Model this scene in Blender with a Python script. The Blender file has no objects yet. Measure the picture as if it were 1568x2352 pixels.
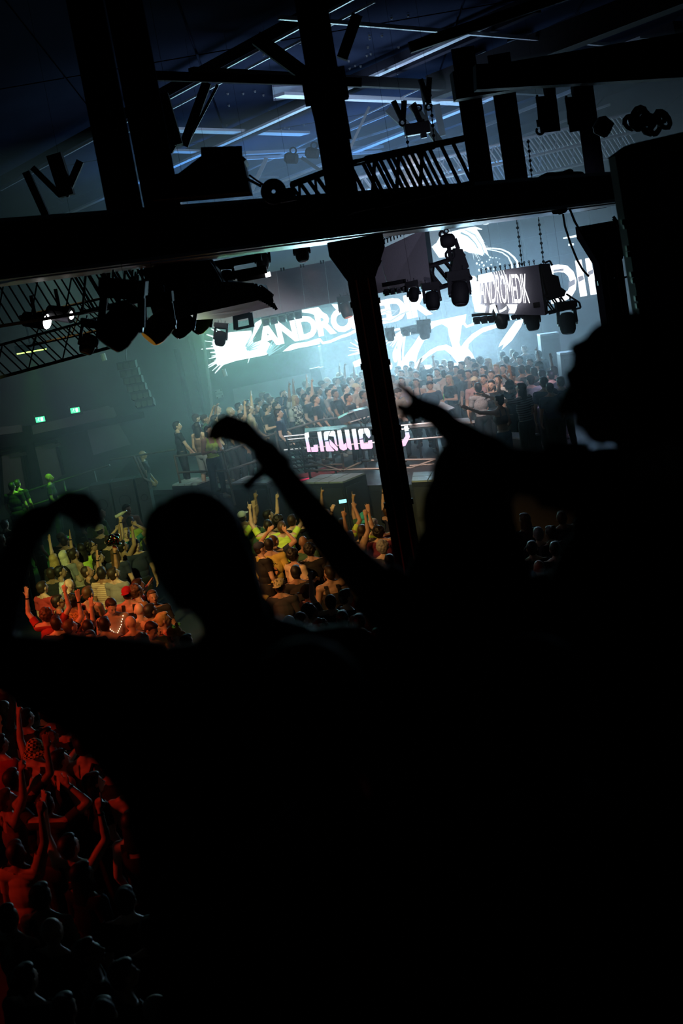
import bpy, bmesh, math, random
import numpy as np
from mathutils import Vector, Matrix, Quaternion
random.seed(7); rng = np.random.default_rng(7)
C = bpy.context.scene.collection
SC = bpy.context.scene
V = Vector
# ---------------- camera: 50 mm lens, pitched down and rolled, held above the balcony crowd
FPX = 2352*50/36.0
PIT, ROL = math.radians(10.0), math.radians(9.8)
CAM = V((0, 0, 6.3))
FWD = V((0, math.cos(PIT), -math.sin(PIT))); UP0 = V((0, math.sin(PIT), math.cos(PIT))); RT0 = V((1, 0, 0))
cam = bpy.data.cameras.new('camera'); camo = bpy.data.objects.new('camera', cam); C.objects.link(camo)
cam.sensor_fit = 'VERTICAL'; cam.sensor_height = 36; cam.sensor_width = 24; cam.lens = 50
cam.clip_start = .05; cam.clip_end = 200
cx = math.cos(ROL)*RT0 - math.sin(ROL)*UP0; cy = math.sin(ROL)*RT0 + math.cos(ROL)*UP0; cz = -FWD
camo.matrix_world = Matrix(((cx.x, cy.x, cz.x, CAM.x), (cx.y, cy.y, cz.y, CAM.y), (cx.z, cy.z, cz.z, CAM.z), (0, 0, 0, 1)))
cam.dof.use_dof = True; cam.dof.focus_distance = 27; cam.dof.aperture_fstop = 2.8
SC.camera = camo
def ray(x, y):                      # direction through a pixel of the 1568x2352 frame, scaled to one metre of Y
    dx, dy = x-784, 1176-y
    a = dx*math.cos(ROL)+dy*math.sin(ROL); b = -dx*math.sin(ROL)+dy*math.cos(ROL)
    v = a*RT0+b*UP0+FPX*FWD
    return v/v.y
def at(x, y, Y): return CAM+ray(x, y)*Y
def onz(x, y, z):
    r = ray(x, y); return CAM+r*((z-CAM.z)/r.z)
def roofz(Y): return 13.3-.1*Y
def onroof(x, y, d=0):
    r = ray(x, y); return CAM+r*((7-d)/(r.z+.1))
HAZE = .032
# ---------------- world and colour management
w = bpy.data.worlds.new('world'); SC.world = w; w.use_nodes = True
w.node_tree.nodes['Background'].inputs[0].default_value = (.02, .03, .06, 1)
w.node_tree.nodes['Background'].inputs[1].default_value = .004
SC.view_settings.view_transform = 'Standard'; SC.view_settings.look = 'None'
SC.view_settings.gamma = 1; SC.view_settings.use_curve_mapping = False; SC.view_settings.exposure = 0.0
SC.cycles.volume_bounces = 0; SC.cycles.max_bounces = 5; SC.cycles.diffuse_bounces = 2
SC.cycles.sample_clamp_indirect = 3
# ---------------- lights of the place and added fills
def spot(name, loc, tgt, col, watt, angle, blend=.6, size=.15):
    l = bpy.data.lights.new(name, 'SPOT'); l.color = col; l.energy = watt; l.spot_size = math.radians(angle); l.spot_blend = blend
    l.shadow_soft_size = size
    o = bpy.data.objects.new(name, l); C.objects.link(o); o.location = loc
    o.rotation_euler = (V(tgt)-V(loc)).to_track_quat('-Z', 'Y').to_euler(); return o
def area(name, loc, tgt, col, watt, sx, sy, spread=180):
    l = bpy.data.lights.new(name, 'AREA'); l.shape = 'RECTANGLE'; l.size = sx; l.size_y = sy; l.color = col; l.energy = watt
    l.spread = math.radians(spread)
    o = bpy.data.objects.new(name, l); C.objects.link(o); o.location = loc
    o.rotation_euler = (V(tgt)-V(loc)).to_track_quat('-Z', 'Y').to_euler(); return o
# glow of the video walls (the area lamps lie on the screens)
area('led_glow', at(930, 770, 42.9), at(900, 1180, 28), (.46, .8, 1), 620, 6, 2.2, 96)
area('led_glow', at(620, 770, 42.9), at(620, 1150, 30), (.22, 1, .68), 74, 4, 1.2, 100)
area('led_glow', at(1120, 620, 42.9), at(1150, 1150, 30), (.32, .62, 1), 165, 6, 2, 120)
# added blue fill aimed up, standing for light bounced into the roof
area('roof_fill', (1.0, 37.5, 6.7), (.6, 36.2, 11), (.08, .36, 1), 300, 10, 2.5, 105)
area('roof_fill', (1.5, 29, 6.8), (1.2, 31.5, 11), (.5, .68, 1), 130, 5, 1, 130)  # second fill, added to brighten the pale steel under the roof
# moving heads that hit the crowd, and added fill spots
spot('red_beam', (-9.5, 11.5, 5.6), (-3.2, 13.8, 1.4), (1, .04, .012), 480, 44)
spot('box_fill', (2.4, 16.9, 5.9), (2.7, 25, 6.6), (.74, .74, 1), 210, 44, .6)  # added fill for the faces of the hanging screen boxes
spot('box_fill', (-1.6, 21.5, 4.4), (-1.9, 17.6, 5.9), (.85, .8, 1), 55, 60, .6)  # added fill from below for the underside of the big box
spot('amber_beam', at(380, 850, 14.5), at(366, 752, 13.5), (1, .5, .1), 5, 60)  # small spot added to brighten the amber lamp's shell
spot('lime_beam', at(480, 800, 19), at(463, 742, 18), (.5, 1, .1), 6, 60)  # small spot added to brighten the lime lamp's shell
spot('orange_beam', (-8.5, 14, 7.5), (-4.2, 21.5, 1.4), (1, .2, .05), 1700, 30)
spot('red_beam', (-11, 20.5, 7.6), (-4.8, 21.3, 1.5), (1, .07, .02), 1900, 34)
spot('amber_beam', (-5.2, 24.5, 8), (-.9, 23.6, 1.5), (1, .55, .15), 900, 34)
spot('yellow_beam', (-6.0, 16, 8), (-4.6, 25.5, 1.4), (.85, 1, .28), 2500, 22)
spot('amber_beam', (-6.0, 14, 8), (-1.0, 23.5, 1.4), (1, .52, .16), 2600, 25)
spot('lime_beam', (-3.0, 21, 8), (-.6, 28, 1.4), (.8, 1, .35), 1100, 30)
# stage wash, coloured beams and two added fills
spot('stage_wash', (2.5, 27.5, 8), (2.2, 34, 2.6), (1, .74, .66), 2300, 44)
spot('stage_wash', (-2.2, 27.5, 8), (-1.2, 36, 2.6), (1, .97, .95), 2300, 36)
spot('stage_wash', (-5, 28, 7.5), (-4.2, 35, 2.6), (.6, 1, .8), 700, 34)
spot('green_beam', at(75, 808, 34)+V((0, 0, -.05)), at(85, 1050, 35), (.16, 1, .03), 850, 40, 1)
area('door_light', (-9.2, 41.5, 4.6), (-10, 44.6, 1.4), (.75, .65, .85), 5, 3, .4)  # weak fill added to lift the doors, no fixture there
spot('green_beam', at(468, 752, 30), at(470, 900, 38), (.3, 1, .25), 520, 60, 1)
spot('column_fill', (-3, 6, 9), (.75, 15, 5.2), (1, .45, .3), 26, 13)  # warm fill added to bring out the column ribs
spot('orange_beam', at(372, 785, 21), at(340, 900, 38), (1, .5, .2), 260, 36, 1)
spot('pink_beam', at(697, 597, 27), at(800, 800, 36), (1, .62, .55), 1100, 20, 1)
spot('pink_beam', at(612, 625, 27), at(700, 790, 36), (1, .62, .55), 600, 20, 1)
spot('violet_beam', at(1300, 740, 30), at(1270, 1000, 33), (.7, .6, 1), 260, 40, 1)
# ---------------- materials (all procedural)
MATS = {}
def nodes(name):
    m = bpy.data.materials.new(name); m.use_nodes = True; MATS[name] = m
    return m, m.node_tree, m.node_tree.nodes['Principled BSDF']
def mat(name, col, rough=.6, metal=0, var=.35, scale=6, bump=0, emis=0, ecol=None, objcol=False, spec=None):
    if name in MATS: return MATS[name]
    m, nt, p = nodes(name)
    n = nt.nodes.new('ShaderNodeTexNoise'); n.inputs['Scale'].default_value = scale; n.inputs['Detail'].default_value = 3
    tc = nt.nodes.new('ShaderNodeTexCoord'); nt.links.new(tc.outputs['Object'], n.inputs['Vector'])
    mr = nt.nodes.new('ShaderNodeMapRange'); mr.inputs[3].default_value = 1-var; mr.inputs[4].default_value = 1+var
    nt.links.new(n.outputs['Fac'], mr.inputs[0])
    mx = nt.nodes.new('ShaderNodeVectorMath'); mx.operation = 'SCALE'
    if objcol:
        oi = nt.nodes.new('ShaderNodeObjectInfo'); nt.links.new(oi.outputs['Color'], mx.inputs[0])
    else: mx.inputs[0].default_value = col[:3]
    nt.links.new(mr.outputs[0], mx.inputs['Scale']); nt.links.new(mx.outputs[0], p.inputs['Base Color'])
    p.inputs['Roughness'].default_value = rough; p.inputs['Metallic'].default_value = metal
    if spec is not None: p.inputs['Specular IOR Level'].default_value = spec
    if bump:
        b = nt.nodes.new('ShaderNodeBump'); b.inputs['Strength'].default_value = bump
        nt.links.new(n.outputs['Fac'], b.inputs['Height']); nt.links.new(b.outputs[0], p.inputs['Normal'])
    if emis:
        p.inputs['Emission Color'].default_value = (*(ecol or col)[:3], 1); p.inputs['Emission Strength'].default_value = emis
    return m
def glow(name, col, e): return mat(name, (0, 0, 0), .5, 0, 0, emis=e, ecol=col)
M_black = mat('black_paint', (.01, .01, .012), .7, spec=.15)
M_steel = mat('dark_steel', (.02, .022, .028), .5, .2, bump=.1)
M_beam = mat('painted_beam', (.03, .032, .045), .8, 0, bump=.1, scale=3, spec=0)
M_roofsteel = mat('roof_steel', (.62, .65, .72), .4, .1)
M_alu = mat('aluminium', (.42, .43, .45), .32, .8)
M_wood = mat('stage_deck', (.05, .05, .055), .5, bump=.1)
M_box = mat('speaker_black', (.03, .032, .036), .55, bump=.2, scale=40)
M_grill = mat('speaker_grille', (.06, .065, .075), .6, .2, scale=90)
M_lid = mat('grey_lid', (.6, .62, .64), .5, var=.25, scale=8)
M_ledoff = mat('led_face', (.38, .37, .45), .55, var=.15, scale=30)
M_skin = mat('skin', (.6, .4, .3), .5, objcol=True, var=.12, scale=9)
M_cloth = mat('cloth', (.1, .1, .1), .85, objcol=True, var=.22, scale=14, bump=.25)
M_hair = mat('hair', (.03, .02, .01), .55, objcol=True, var=.5, scale=60, bump=.5)
M_eye = mat('eye', (.05, .03, .025), .4)
M_lips = mat('lips', (.35, .12, .1), .5)
# ---------------- object helpers
WM = {}
def tagp(o, label=None, cat=None, group=None, kind=None):
    if label: o['label'] = label
    if cat: o['category'] = cat
    if group: o['group'] = group
    if kind: o['kind'] = kind
    return o
def put(o, M, parent=None):
    C.objects.link(o); WM[o.name] = M
    if parent is not None:
        o.parent = parent; o.matrix_basis = WM[parent.name].inverted() @ M
    else: o.matrix_basis = M
    return o
def thing(name, loc, label, cat, group=None, rot=None):
    o = bpy.data.objects.new(name, None); o.empty_display_size = .1
    M = Matrix.Translation(V(loc))
    if rot is not None: M = M @ rot.to_4x4()
    put(o, M); return tagp(o, label, cat, group)
def mesh_obj(name, verts, faces, m, parent=None, smooth=False, M=None):
    me = bpy.data.meshes.new(name)
    verts = [V(v) for v in verts]
    if M is None:
        if parent is not None: o0 = WM[parent.name].to_translation()
        else:
            o0 = sum(verts, V())/max(1, len(verts))
        M = Matrix.Translation(o0); Mi = M.inverted(); verts = [Mi @ v for v in verts]
    me.from_pydata([tuple(v) for v in verts], [], faces); me.update()
    if smooth: me.polygons.foreach_set('use_smooth', [True]*len(me.polygons))
    if isinstance(m, (list, tuple)):
        for k in m: me.materials.append(k)
    else: me.materials.append(m)
    o = bpy.data.objects.new(name, me); return put(o, M, parent)
class MB:
    def __init__(s): s.v = []; s.f = []
    def add(s, vs, fs):
        k = len(s.v); s.v += [V(v) for v in vs]; s.f += [tuple(i+k for i in f) for f in fs]; return s
    def hexa(s, a):            # eight corners: bottom four, top four
        return s.add(a, [(3, 2, 1, 0), (4, 5, 6, 7), (0, 1, 5, 4), (1, 2, 6, 5), (2, 3, 7, 6), (3, 0, 4, 7)])
    def box(s, c, h, R=None):
        c = V(c); R = R or Matrix.Identity(3); X, Y, Z = (R @ V((h[0], 0, 0)), R @ V((0, h[1], 0)), R @ V((0, 0, h[2])))
        return s.hexa([c-X-Y-Z, c+X-Y-Z, c+X+Y-Z, c-X+Y-Z, c-X-Y+Z, c+X-Y+Z, c+X+Y+Z, c-X+Y+Z])
    def bar(s, p, q, w, h, up=V((0, 0, 1))):
        p, q = V(p), V(q); d = (q-p).normalized(); x = d.cross(up).normalized(); z = x.cross(d).normalized()
        x *= w/2; z *= h/2
        return s.hexa([p-x-z, p+x-z, q+x-z, q-x-z, p-x+z, p+x+z, q+x+z, q-x+z])
    def prism(s, quad, off):   # quad (4 pts) pushed by off
        off = V(off); return s.hexa([V(a) for a in quad]+[V(a)+off for a in quad])
    def ngon(s, pts, off):
        n = len(pts); off = V(off); pts = [V(p) for p in pts]
        return s.add(pts+[p+off for p in pts], [tuple(range(n))[::-1], tuple(range(n, 2*n))]+[(i, (i+1) % n, (i+1) % n+n, i+n) for i in range(n)])
    def lathe(s, p, q, prof, n=14):  # prof: (t along p->q, radius)
        p, q = V(p), V(q); d = (q-p); L = d.length; d.normalize(); x = d.orthogonal().normalized(); y = d.cross(x); k = len(s.v); m = len(prof)
        vs = [p+d*(t*L)+(x*math.cos(2*math.pi*i/n)+y*math.sin(2*math.pi*i/n))*r for t, r in prof for i in range(n)]
        fs = [(j*n+i, j*n+(i+1) % n, (j+1)*n+(i+1) % n, (j+1)*n+i) for j in range(m-1) for i in range(n)]
        fs += [tuple(range(n))[::-1], tuple(range((m-1)*n, m*n))]
        return s.add(vs, fs)
    def tube(s, pts, r, n=6):
        for a, b in zip(pts[:-1], pts[1:]): s.lathe(a, b, [(0, r), (1, r)], n)
        return s
    def torus(s, c, nrm, R, r, n=14, m=6, arc=1.0):
        nrm = V(nrm).normalized(); x = nrm.orthogonal().normalized(); y = nrm.cross(x); vs = []; fs = []; K = n if arc == 1 else n+1
        for i in range(K):
            a = 2*math.pi*arc*i/n; d = x*math.cos(a)+y*math.sin(a)
            for j in range(m):
                b = 2*math.pi*j/m; vs.append(V(c)+d*(R+r*math.cos(b))+nrm*(r*math.sin(b)))
        for i in range(n if arc == 1 else n):
            if arc != 1 and i == n: break
            i2 = (i+1) % K
            for j in range(m): fs.append((i*m+j, i2*m+j, i2*m+(j+1) % m, i*m+(j+1) % m))
        return s.add(vs, fs)
    def build(s, name, m, parent=None, smooth=False): return mesh_obj(name, s.v, s.f, m, parent, smooth)
UNIT = {}
def unit_cyl(m, n=8):
    k = (m.name, n)
    if k not in UNIT:
        b = MB().lathe((0, 0, -.5), (0, 0, .5), [(0, .5), (1, .5)], n); me = bpy.data.meshes.new('tube')
        me.from_pydata([tuple(v) for v in b.v], [], b.f); me.materials.append(m); UNIT[k] = me
    return UNIT[k]
def unit_box(m):
    k = (m.name, 'box')
    if k not in UNIT:
        b = MB().box((0, 0, 0), (.5, .5, .5)); me = bpy.data.meshes.new('bar'); me.from_pydata([tuple(v) for v in b.v], [], b.f)
        me.materials.append(m); UNIT[k] = me
    return UNIT[k]
def rod(name, p, q, r, m, parent=None, n=8, square=None, up=V((0, 0, 1))):
    p, q = V(p), V(q); d = q-p; L = d.length; z = d.normalized()
    x = z.cross(up); x = x.normalized() if x.length > 1e-4 else z.orthogonal().normalized()
    y = z.cross(x)
    me = unit_box(m) if square else unit_cyl(m, n); a, b = square if square else (2*r, 2*r)
    M = Matrix(((x.x*a, y.x*b, z.x*L, 0), (x.y*a, y.y*b, z.y*L, 0), (x.z*a, y.z*b, z.z*L, 0), (0, 0, 0, 1)))
    M.translation = (p+q)/2
    return put(bpy.data.objects.new(name, me), M, parent)
def beam(name, p, q, w, h, m, kind='structure', **kw):
    o = rod(name, p, q, 0, m, square=(w, h)); 
    if kind: o['kind'] = kind
    return o
# ================= the room
def plane(name, pts, m, thick=None, kind='structure'):
    b = MB(); 
    if thick is None: b.add(pts, [tuple(range(len(pts)))])
    else: b.ngon(pts, thick)
    o = b.build(name, m); o['kind'] = kind; return o
M_floor = mat('dark_concrete', (.035, .035, .04), .6, bump=.1, scale=2)
M_wall = mat('grey_wall', (.16, .19, .21), .8, scale=1.2, var=.2)
M_wallpan = mat('pale_wall_panel', (.34, .34, .36), .7, var=.12, scale=2)
M_door = mat('pale_door', (.3, .28, .31), .6, var=.1)
M_frame = mat('dark_frame', (.025, .025, .03), .6)
plane('floor', [(-17, -3, 0), (17, -3, 0), (17, 46, 0), (-17, 46, 0)], M_floor, (0, 0, -.2))
plane('wall_back', [(-17, 45, 0), (17, 45, 0), (17, 45, 9), (-17, 45, 9)], M_wall, (0, .3, 0))
plane('wall_left', [(-17, -3, 0), (-17, 45, 0), (-17, 45, 9), (-17, -3, 13.8)], M_wall, (-.3, 0, 0))
plane('wall_right', [(17, -3, 0), (17, 45, 0), (17, 45, 9), (17, -3, 13.8)], M_wall, (.3, 0, 0))
plane('ceiling', [(-17, -3, roofz(-3)+.1), (17, -3, roofz(-3)+.1), (17, 45.3, roofz(45)+.1), (-17, 45.3, roofz(45)+.1)], mat('roof_sheet', (.02, .028, .05), 1, 0, scale=.8, bump=.05, spec=0), (0, 0, .15))
plane('floor_balcony', [(-5.5, -3, 4.15), (6, -3, 4.15), (6, 3.55, 4.15), (-5.5, 3.55, 4.15)], M_floor, (0, 0, -.25))
# roof sheets: long panels running down the roof, each its own piece
for i in range(13):
    x0 = -16.5+i*2.55
    for j in range(3):
        y0 = 20+j*8.3; b = MB()
        b.hexa([(x0, y0, roofz(y0)+.03), (x0+2.5, y0, roofz(y0)+.03), (x0+2.5, y0+8.22, roofz(y0+8.22)+.03), (x0, y0+8.22, roofz(y0+8.22)+.03),
                (x0, y0, roofz(y0)+.07), (x0+2.5, y0, roofz(y0)+.07), (x0+2.5, y0+8.22, roofz(y0+8.22)+.07), (x0, y0+8.22, roofz(y0+8.22)+.07)])
        o = b.build('panel', MATS['roof_sheet'], bpy.data.objects['ceiling'])
# screws that catch the light in the roof sheets
b = MB(); rr = random.Random(5)
for (x0, y0, x1, y1, n) in ((520, 190, 700, 300, 22), (800, 30, 940, 190, 28), (600, 60, 690, 130, 7)):
    for k in range(n):
        p = onroof(rr.uniform(x0, x1), rr.uniform(y0, y1), .0); b.lathe(p, p+V((0, 0, -.04)), [(0, .03), (1, .018)], 6)
tagp(b.build('ceiling_screws', M_alu), 'bright screw heads scattered over the dark roof sheets', 'screws', kind='stuff')
# ---- roof steel: purlins and rafters lying on the roof plane
def rbeam(x0, y0, x1, y1, w=.18, h=.3, d=.2, m=None, nm='ceiling_beam'):
    p, q = onroof(x0, y0, d), onroof(x1, y1, d); return beam(nm, p, q, w, h, m or M_roofsteel)
rbeam(-60, 452, 1020, -135, .16, .22, .25, M_beam); rbeam(0, 437, 1010, -112, .05, .05, .42)
rbeam(240, 331, 860, 4, .04, .04, .3)
rbeam(-60, 575, 1230, 8, .22, .34, .25, M_beam); rbeam(-60, 588, 1190, 26, .2, .05, .42)
rbeam(300, 520, 1330, 30, .03, .03, .3)
rbeam(100, 612, 1560, 75, .34, .5, .35, M_beam); rbeam(100, 632, 1480, 85, .3, .05, .6)
rbeam(300, 590, 1568, 150, .2, .2, .2, M_beam)
rbeam(640, 40, 1400, 103, .07, .07, .5, M_roofsteel); rbeam(440, 168, 1250, 209, .16, .2, .7, M_black); 
rbeam(390, 298, 700, 307, .35, .06, .35); rbeam(350, 345, 560, 352, .3, .05, .35)
rbeam(560, 352, 1060, 329, .22, .07, .5); rbeam(555, 364, 1060, 340, .1, .07, .62)
rbeam(640, 218, 1100, 238, .34, .06, .6); rbeam(770, 226, 1040, 231, .1, .05, .72)
rbeam(560, 408, 1040, 398, .1, .06, .3); rbeam(570, 436, 1100, 372, .06, .05, .25); rbeam(800, 300, 1100, 176, .05, .05, .2); rbeam(790, 330, 1100, 232, .05, .05, .2)
rbeam(1060, 310, 1420, 165, .08, .08, .2); rbeam(1090, 352, 1400, 240, .06, .06, .2)
# skylight strips let into the roof
for k, q in enumerate((((1066, 140), (1115, 118), (1117, 140), (1068, 163)), ((1165, 96), (1222, 80), (1215, 96), (1166, 107)), ((625, 200), (695, 196), (697, 222), (628, 232)))):
    pts = [onroof(x, y, .12) for x, y in q]; o = plane('panel', pts, mat('dull_panel', (.14, .14, .18), .7), (0, 0, .05)); o['kind'] = 'structure'; o.name = 'ceiling_panel'
# hanging struts and cross bracing between the rafters
def strut(x0, y0, x1, y1, Y, w, m, nm='ceiling_brace'):
    return beam(nm, at(x0, y0, Y), at(x1, y1, Y), w, w, m)
for a in ((848, 245, 802, 345, 34, .06, M_alu), (612, 363, 578, 436, 36, .10, M_alu), (588, 88, 705, 175, 22, .2, M_black), (368, 218, 402, 335, 24, .26, M_black), (475, 190, 422, 335, 26, .16, M_black),
          (500, 195, 428, 333, 26, .05, M_steel), (345, 245, 372, 400, 20, .03, M_black), (820, 35, 785, 135, 16, .12, M_black), (692, 362, 750, 402, 35, .08, M_steel),
          (890, 250, 945, 300, 30, .16, M_steel), (930, 230, 925, 290, 30, .07, M_steel), (1002, 240, 1016, 312, 33, .14, M_steel), (965, 190, 985, 300, 29, .05, M_steel), (945, 240, 1010, 330, 29, .16, M_steel),
          (60, 395, 110, 505, 20, .1, M_black), (125, 355, 155, 450, 20, .2, M_black), (185, 370, 150, 450, 20, .1, M_black), (75, 385, 140, 450, 21, .08, M_black), (330, 300, 400, 345, 22, .12, M_black)):
    strut(*a)
# ---- the balcony-side frame: column, capitals, main beam
def capital_column(name, top, bot, wt, wb, Y0, flare, h_f, lab):
    t = thing(name, bot, lab, 'column'); t['kind'] = 'structure'
    b = MB(); X = V((1, 0, 0)); Yv = V((0, 1, 0)); dep = .16
    def ring(c, w, d): return [c-X*w-Yv*d, c+X*w-Yv*d, c+X*w+Yv*d, c-X*w+Yv*d]
    b.hexa(ring(bot, wb*.5*.84, dep)+ring(top, wt*.5*.84, dep)); b.build('web', M_beam, t)
    for s in (-1, 1):
        b = MB(); o0, o1 = X*s*wb*.5, X*s*wt*.5
        b.hexa(ring(bot+o0*.86, wb*.07, dep*1.25)+ring(top+o1*.86, wt*.07, dep*1.25)); b.build('flange', M_beam, t)
        b = MB(); b.hexa(ring(bot+o0*.45-Yv*dep*1.15, wb*.025, .012)+ring(top+o1*.45-Yv*dep*1.15, wt*.025, .012)); b.build('rib', mat('warm_lit_edge', (.4, .2, .15), .7), t)  # reddish rib colour stands in for warm light from the left
    b = MB(); pr = [(-flare, 0), (-flare, -.14), (-wt*.52, -h_f), (wt*.52, -h_f), (flare, -.14), (flare, 0)]
    b.ngon([top+X*x+V((0, 0, z+h_f))-Yv*.2 for x, z in pr], Yv*.4); b.build('capital', M_beam, t)
    for z in (-.25, -.9, -1.6, -2.4, -3.2):
        for s in (-1, 1):
            b = MB(); c = top+V((s*wt*.52, -.05, z)); b.box(c, (.015, .03, .03)); b.build('bolt', M_steel, t)
    return t
YC = 15
ct = at(829, 640, YC); cb = V((ct.x, YC, 0)); 
capital_column('column', ct, cb, .275, .27, YC, .285, .42, 'tall riveted steel column in the middle, in front of the crowd')
rt_ = at(1394, 600, 18); capital_column('column', rt_, V((rt_.x, 18, 0)), .29, .29, 18, .3, .48, 'riveted steel column in front of the right part of the video wall')
Bl, Br = at(-60, 600, 13.4), at(1440, 440, 17.6)      # main beam, web, two flanges
Bl2, Br2 = Bl.copy(), Br.copy()
t = thing('main_beam', (Bl+Br)/2, 'deep dark steel beam running across the hall above the column capitals', 'beam'); t['kind'] = 'structure'
def between(p, q, w, h, nm, m, par): return rod(nm, p, q, 0, m, par, square=(w, h))
botL, botR = at(-60, 648, 13.4), at(1440, 458, 17.6); topL, topR = at(-60, 515, 13.4), at(1440, 398, 17.6)
b = MB(); y_ = V((0, .05, 0)); b.hexa([botL-y_, botR-y_, botR+y_, botL+y_, topL-y_, topR-y_, topR+y_, topL+y_]); b.build('web', M_beam, t)
for nm, p, q, w_ in (('flange', botL, botR, .42), ('flange', topL, topR, .42)): between(p, q, w_, .035, nm, mat('beam_flange', (.3, .3, .33), .35, .3, bump=.4, scale=9), t)
between(botL+V((0, 1.7, -.02)), botR+V((0, 1.7, -.02)), .3, .06, 'rail', M_beam, t)
between(botL+V((0, 2.05, -.03)), botR+V((0, 2.05, -.03)), .3, .03, 'reflector_strip', M_alu, t)  # thin strip added to show a bright line behind the beam
between(botL+V((0, .85, -.03)), botR+V((0, .85, -.03)), 1.25, .03, 'reflector_plate', mat('reflector_steel', (.75, .72, .78), .34, 1, var=.7, scale=7, bump=.8), t)  # deep plate added to mirror the screens as a lit band
for k_ in range(40):
    c_ = botL.lerp(botR, (k_+.5)/40)+V((0, -.225, .03)); MB().lathe(c_, c_+V((0, -.02, 0)), [(0, .02), (1, .016)], 6).build('bolt', M_steel, t)
tagp(rod('reflection_rod', at(16, 524, 19), at(84, 514, 19), .03, glow('reflection_glow', (.55, .75, 1), .5)), 'glowing rod standing for a reflection under the roof at the far left, above the beam', 'lamp')  # emissive rod added in place of a reflection, no real lamp
# dark upper storey that carries the left of the picture
def pillar(x0, y0, x1, y1, w, Y, m=M_beam, nm='pillar', dep=.35):
    p, q = at(x0, y0, Y), at(x1, y1, Y); q = V((p.x*.5+q.x*.5, Y, q.z)); p = V((q.x, Y, p.z))
    o = rod(nm, p, q, 0, m, square=(w, dep), up=V((0, 1, 0))); o['kind'] = 'structure'; return o
u = at(762, 300, YC); 
for sx in (-1,):
    t = thing('column_upper', V((u.x, YC, 6.75)), 'upper length of the middle column rising from the beam into the roof', 'column'); t['kind'] = 'structure'
    p0, p1 = V((u.x, YC, at(790, 470, YC).z)), V((u.x, YC, 11.8))
    rod('web', p0, p1, 0, M_beam, t, square=(.22, .2), up=V((0, 1, 0)))
    for s in (-1, 1): rod('flange', p0+V((s*.13, 0, 0)), p1+V((s*.13, 0, 0)), 0, M_beam, t, square=(.05, .36), up=V((0, 1, 0)))
    rod('gusset', V((u.x, YC-.05, at(740, 165, YC).z)), V((u.x, YC-.05, at(750, 235, YC).z)), 0, M_beam, t, square=(.44, .3), up=V((0, 1, 0)))
pillar(1086, 105, 1086, 440, .31, 20, dep=.06); pillar(1167, 120, 1167, 435, .32, 21, dep=.06); pillar(1352, 180, 1352, 405, .31, 24, dep=.06)
pillar(318, -150, 318, 500, .34, 14, dep=.1); pillar(231, -150, 231, 520, .335, 14, dep=.1)
# roof girders in shadow over the right
rbeam(1000, 200, 1620, -40, .5, .5, .6, M_black); 
strut(1040, 200, 1600, 105, 19, .35, M_black); strut(1090, 180, 1600, 150, 17, .28, M_black); strut(940, 110, 1620, -120, 17, .12, M_black)
strut(350, 174, 830, 190, 20, .12, M_black)
# partition at the right edge with its row of hooks
t = thing('partition', at(1560, 900, 11.5), 'dark panel hanging down the right edge with small hooks along its side', 'partition'); t['kind'] = 'structure'
pe = [at(1412, 358, 11.5), at(1468, 700, 11.5), at(1560, 1300, 11.5)]
b = MB(); b.ngon([at(1412, 358, 11.5), at(1700, 300, 11.5), at(1800, 1500, 11.5), at(1590, 1500, 11.5)], (0, .25, 0)); b.build('panel', mat('partition_dark', (.06, .06, .085), .8, var=.2), t)
for x, y in ((1431, 510), (1436, 520), (1442, 570), (1444, 584), (1452, 630), (1455, 644), (1462, 685), (1465, 702)):
    b = MB(); b.box(at(x, y, 11.45), (.018, .03, .02)); b.build('hook', M_steel, t)
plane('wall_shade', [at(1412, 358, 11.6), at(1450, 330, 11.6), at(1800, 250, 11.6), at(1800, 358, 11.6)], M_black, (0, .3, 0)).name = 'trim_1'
# ---- left rear of the hall: doors, frames, exit signs
YW = 44.6
def wallquad(nm, q, m, dy, th, kind='structure', **kw):
    o = plane(nm, [at(x, y, YW-dy) for x, y in q], m, (0, -th, 0), kind); return o
def door(n, q, lab):
    d = wallquad(f'door_{n}', q, M_door, .0, .06); W0 = [at(x, y, YW-.07) for x, y in q]
    fr = [rod('frame', W0[i], W0[(i+1) % 4], 0, M_frame, d, square=(.09, .09)) for i in (0, 1, 3)]
    a = W0[0].lerp(W0[1], .42)+V((0, 0, -.12)); rod('door_closer', a, a+V((.55, 0, 0)), 0, M_alu, d, square=(.1, .1)); return d
door(1, ((0, 1044), (48, 1033), (64, 1128), (8, 1160)), ''); door(2, ((76, 1024), (128, 1012), (146, 1090), (98, 1122)), '')
wallquad('wall_band', ((-40, 985), (50, 975), (56, 1010), (-40, 1025)), M_wallpan, 0, .05).name = 'trim_2'
wallquad('wall_band', ((62, 980), (260, 935), (268, 955), (70, 1008)), M_wallpan, 0, .05).name = 'trim_3'
wallquad('wall_band', ((190, 945), (250, 932), (300, 1020), (215, 1045)), M_wallpan, -.02, .05).name = 'trim_4'
rod('trim_5', at(62, 978, YW-.2), at(84, 1120, YW-.2), 0, M_frame, square=(.25, .15), up=V((0, 1, 0)))['kind'] = 'structure'
rod('trim_6', at(-30, 1018, YW-.2), at(66, 1006, YW-.2), 0, M_frame, square=(.15, .4))['kind'] = 'structure'
rod('trim_7', at(66, 1008, YW-.2), at(330, 952, YW-.2), 0, M_frame, square=(.15, .2))['kind'] = 'structure'
M_exit = glow('exit_green', (.1, 1, .45), 1.6); M_exitw = glow('exit_white', (.75, 1, .85), 2.2)
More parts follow.
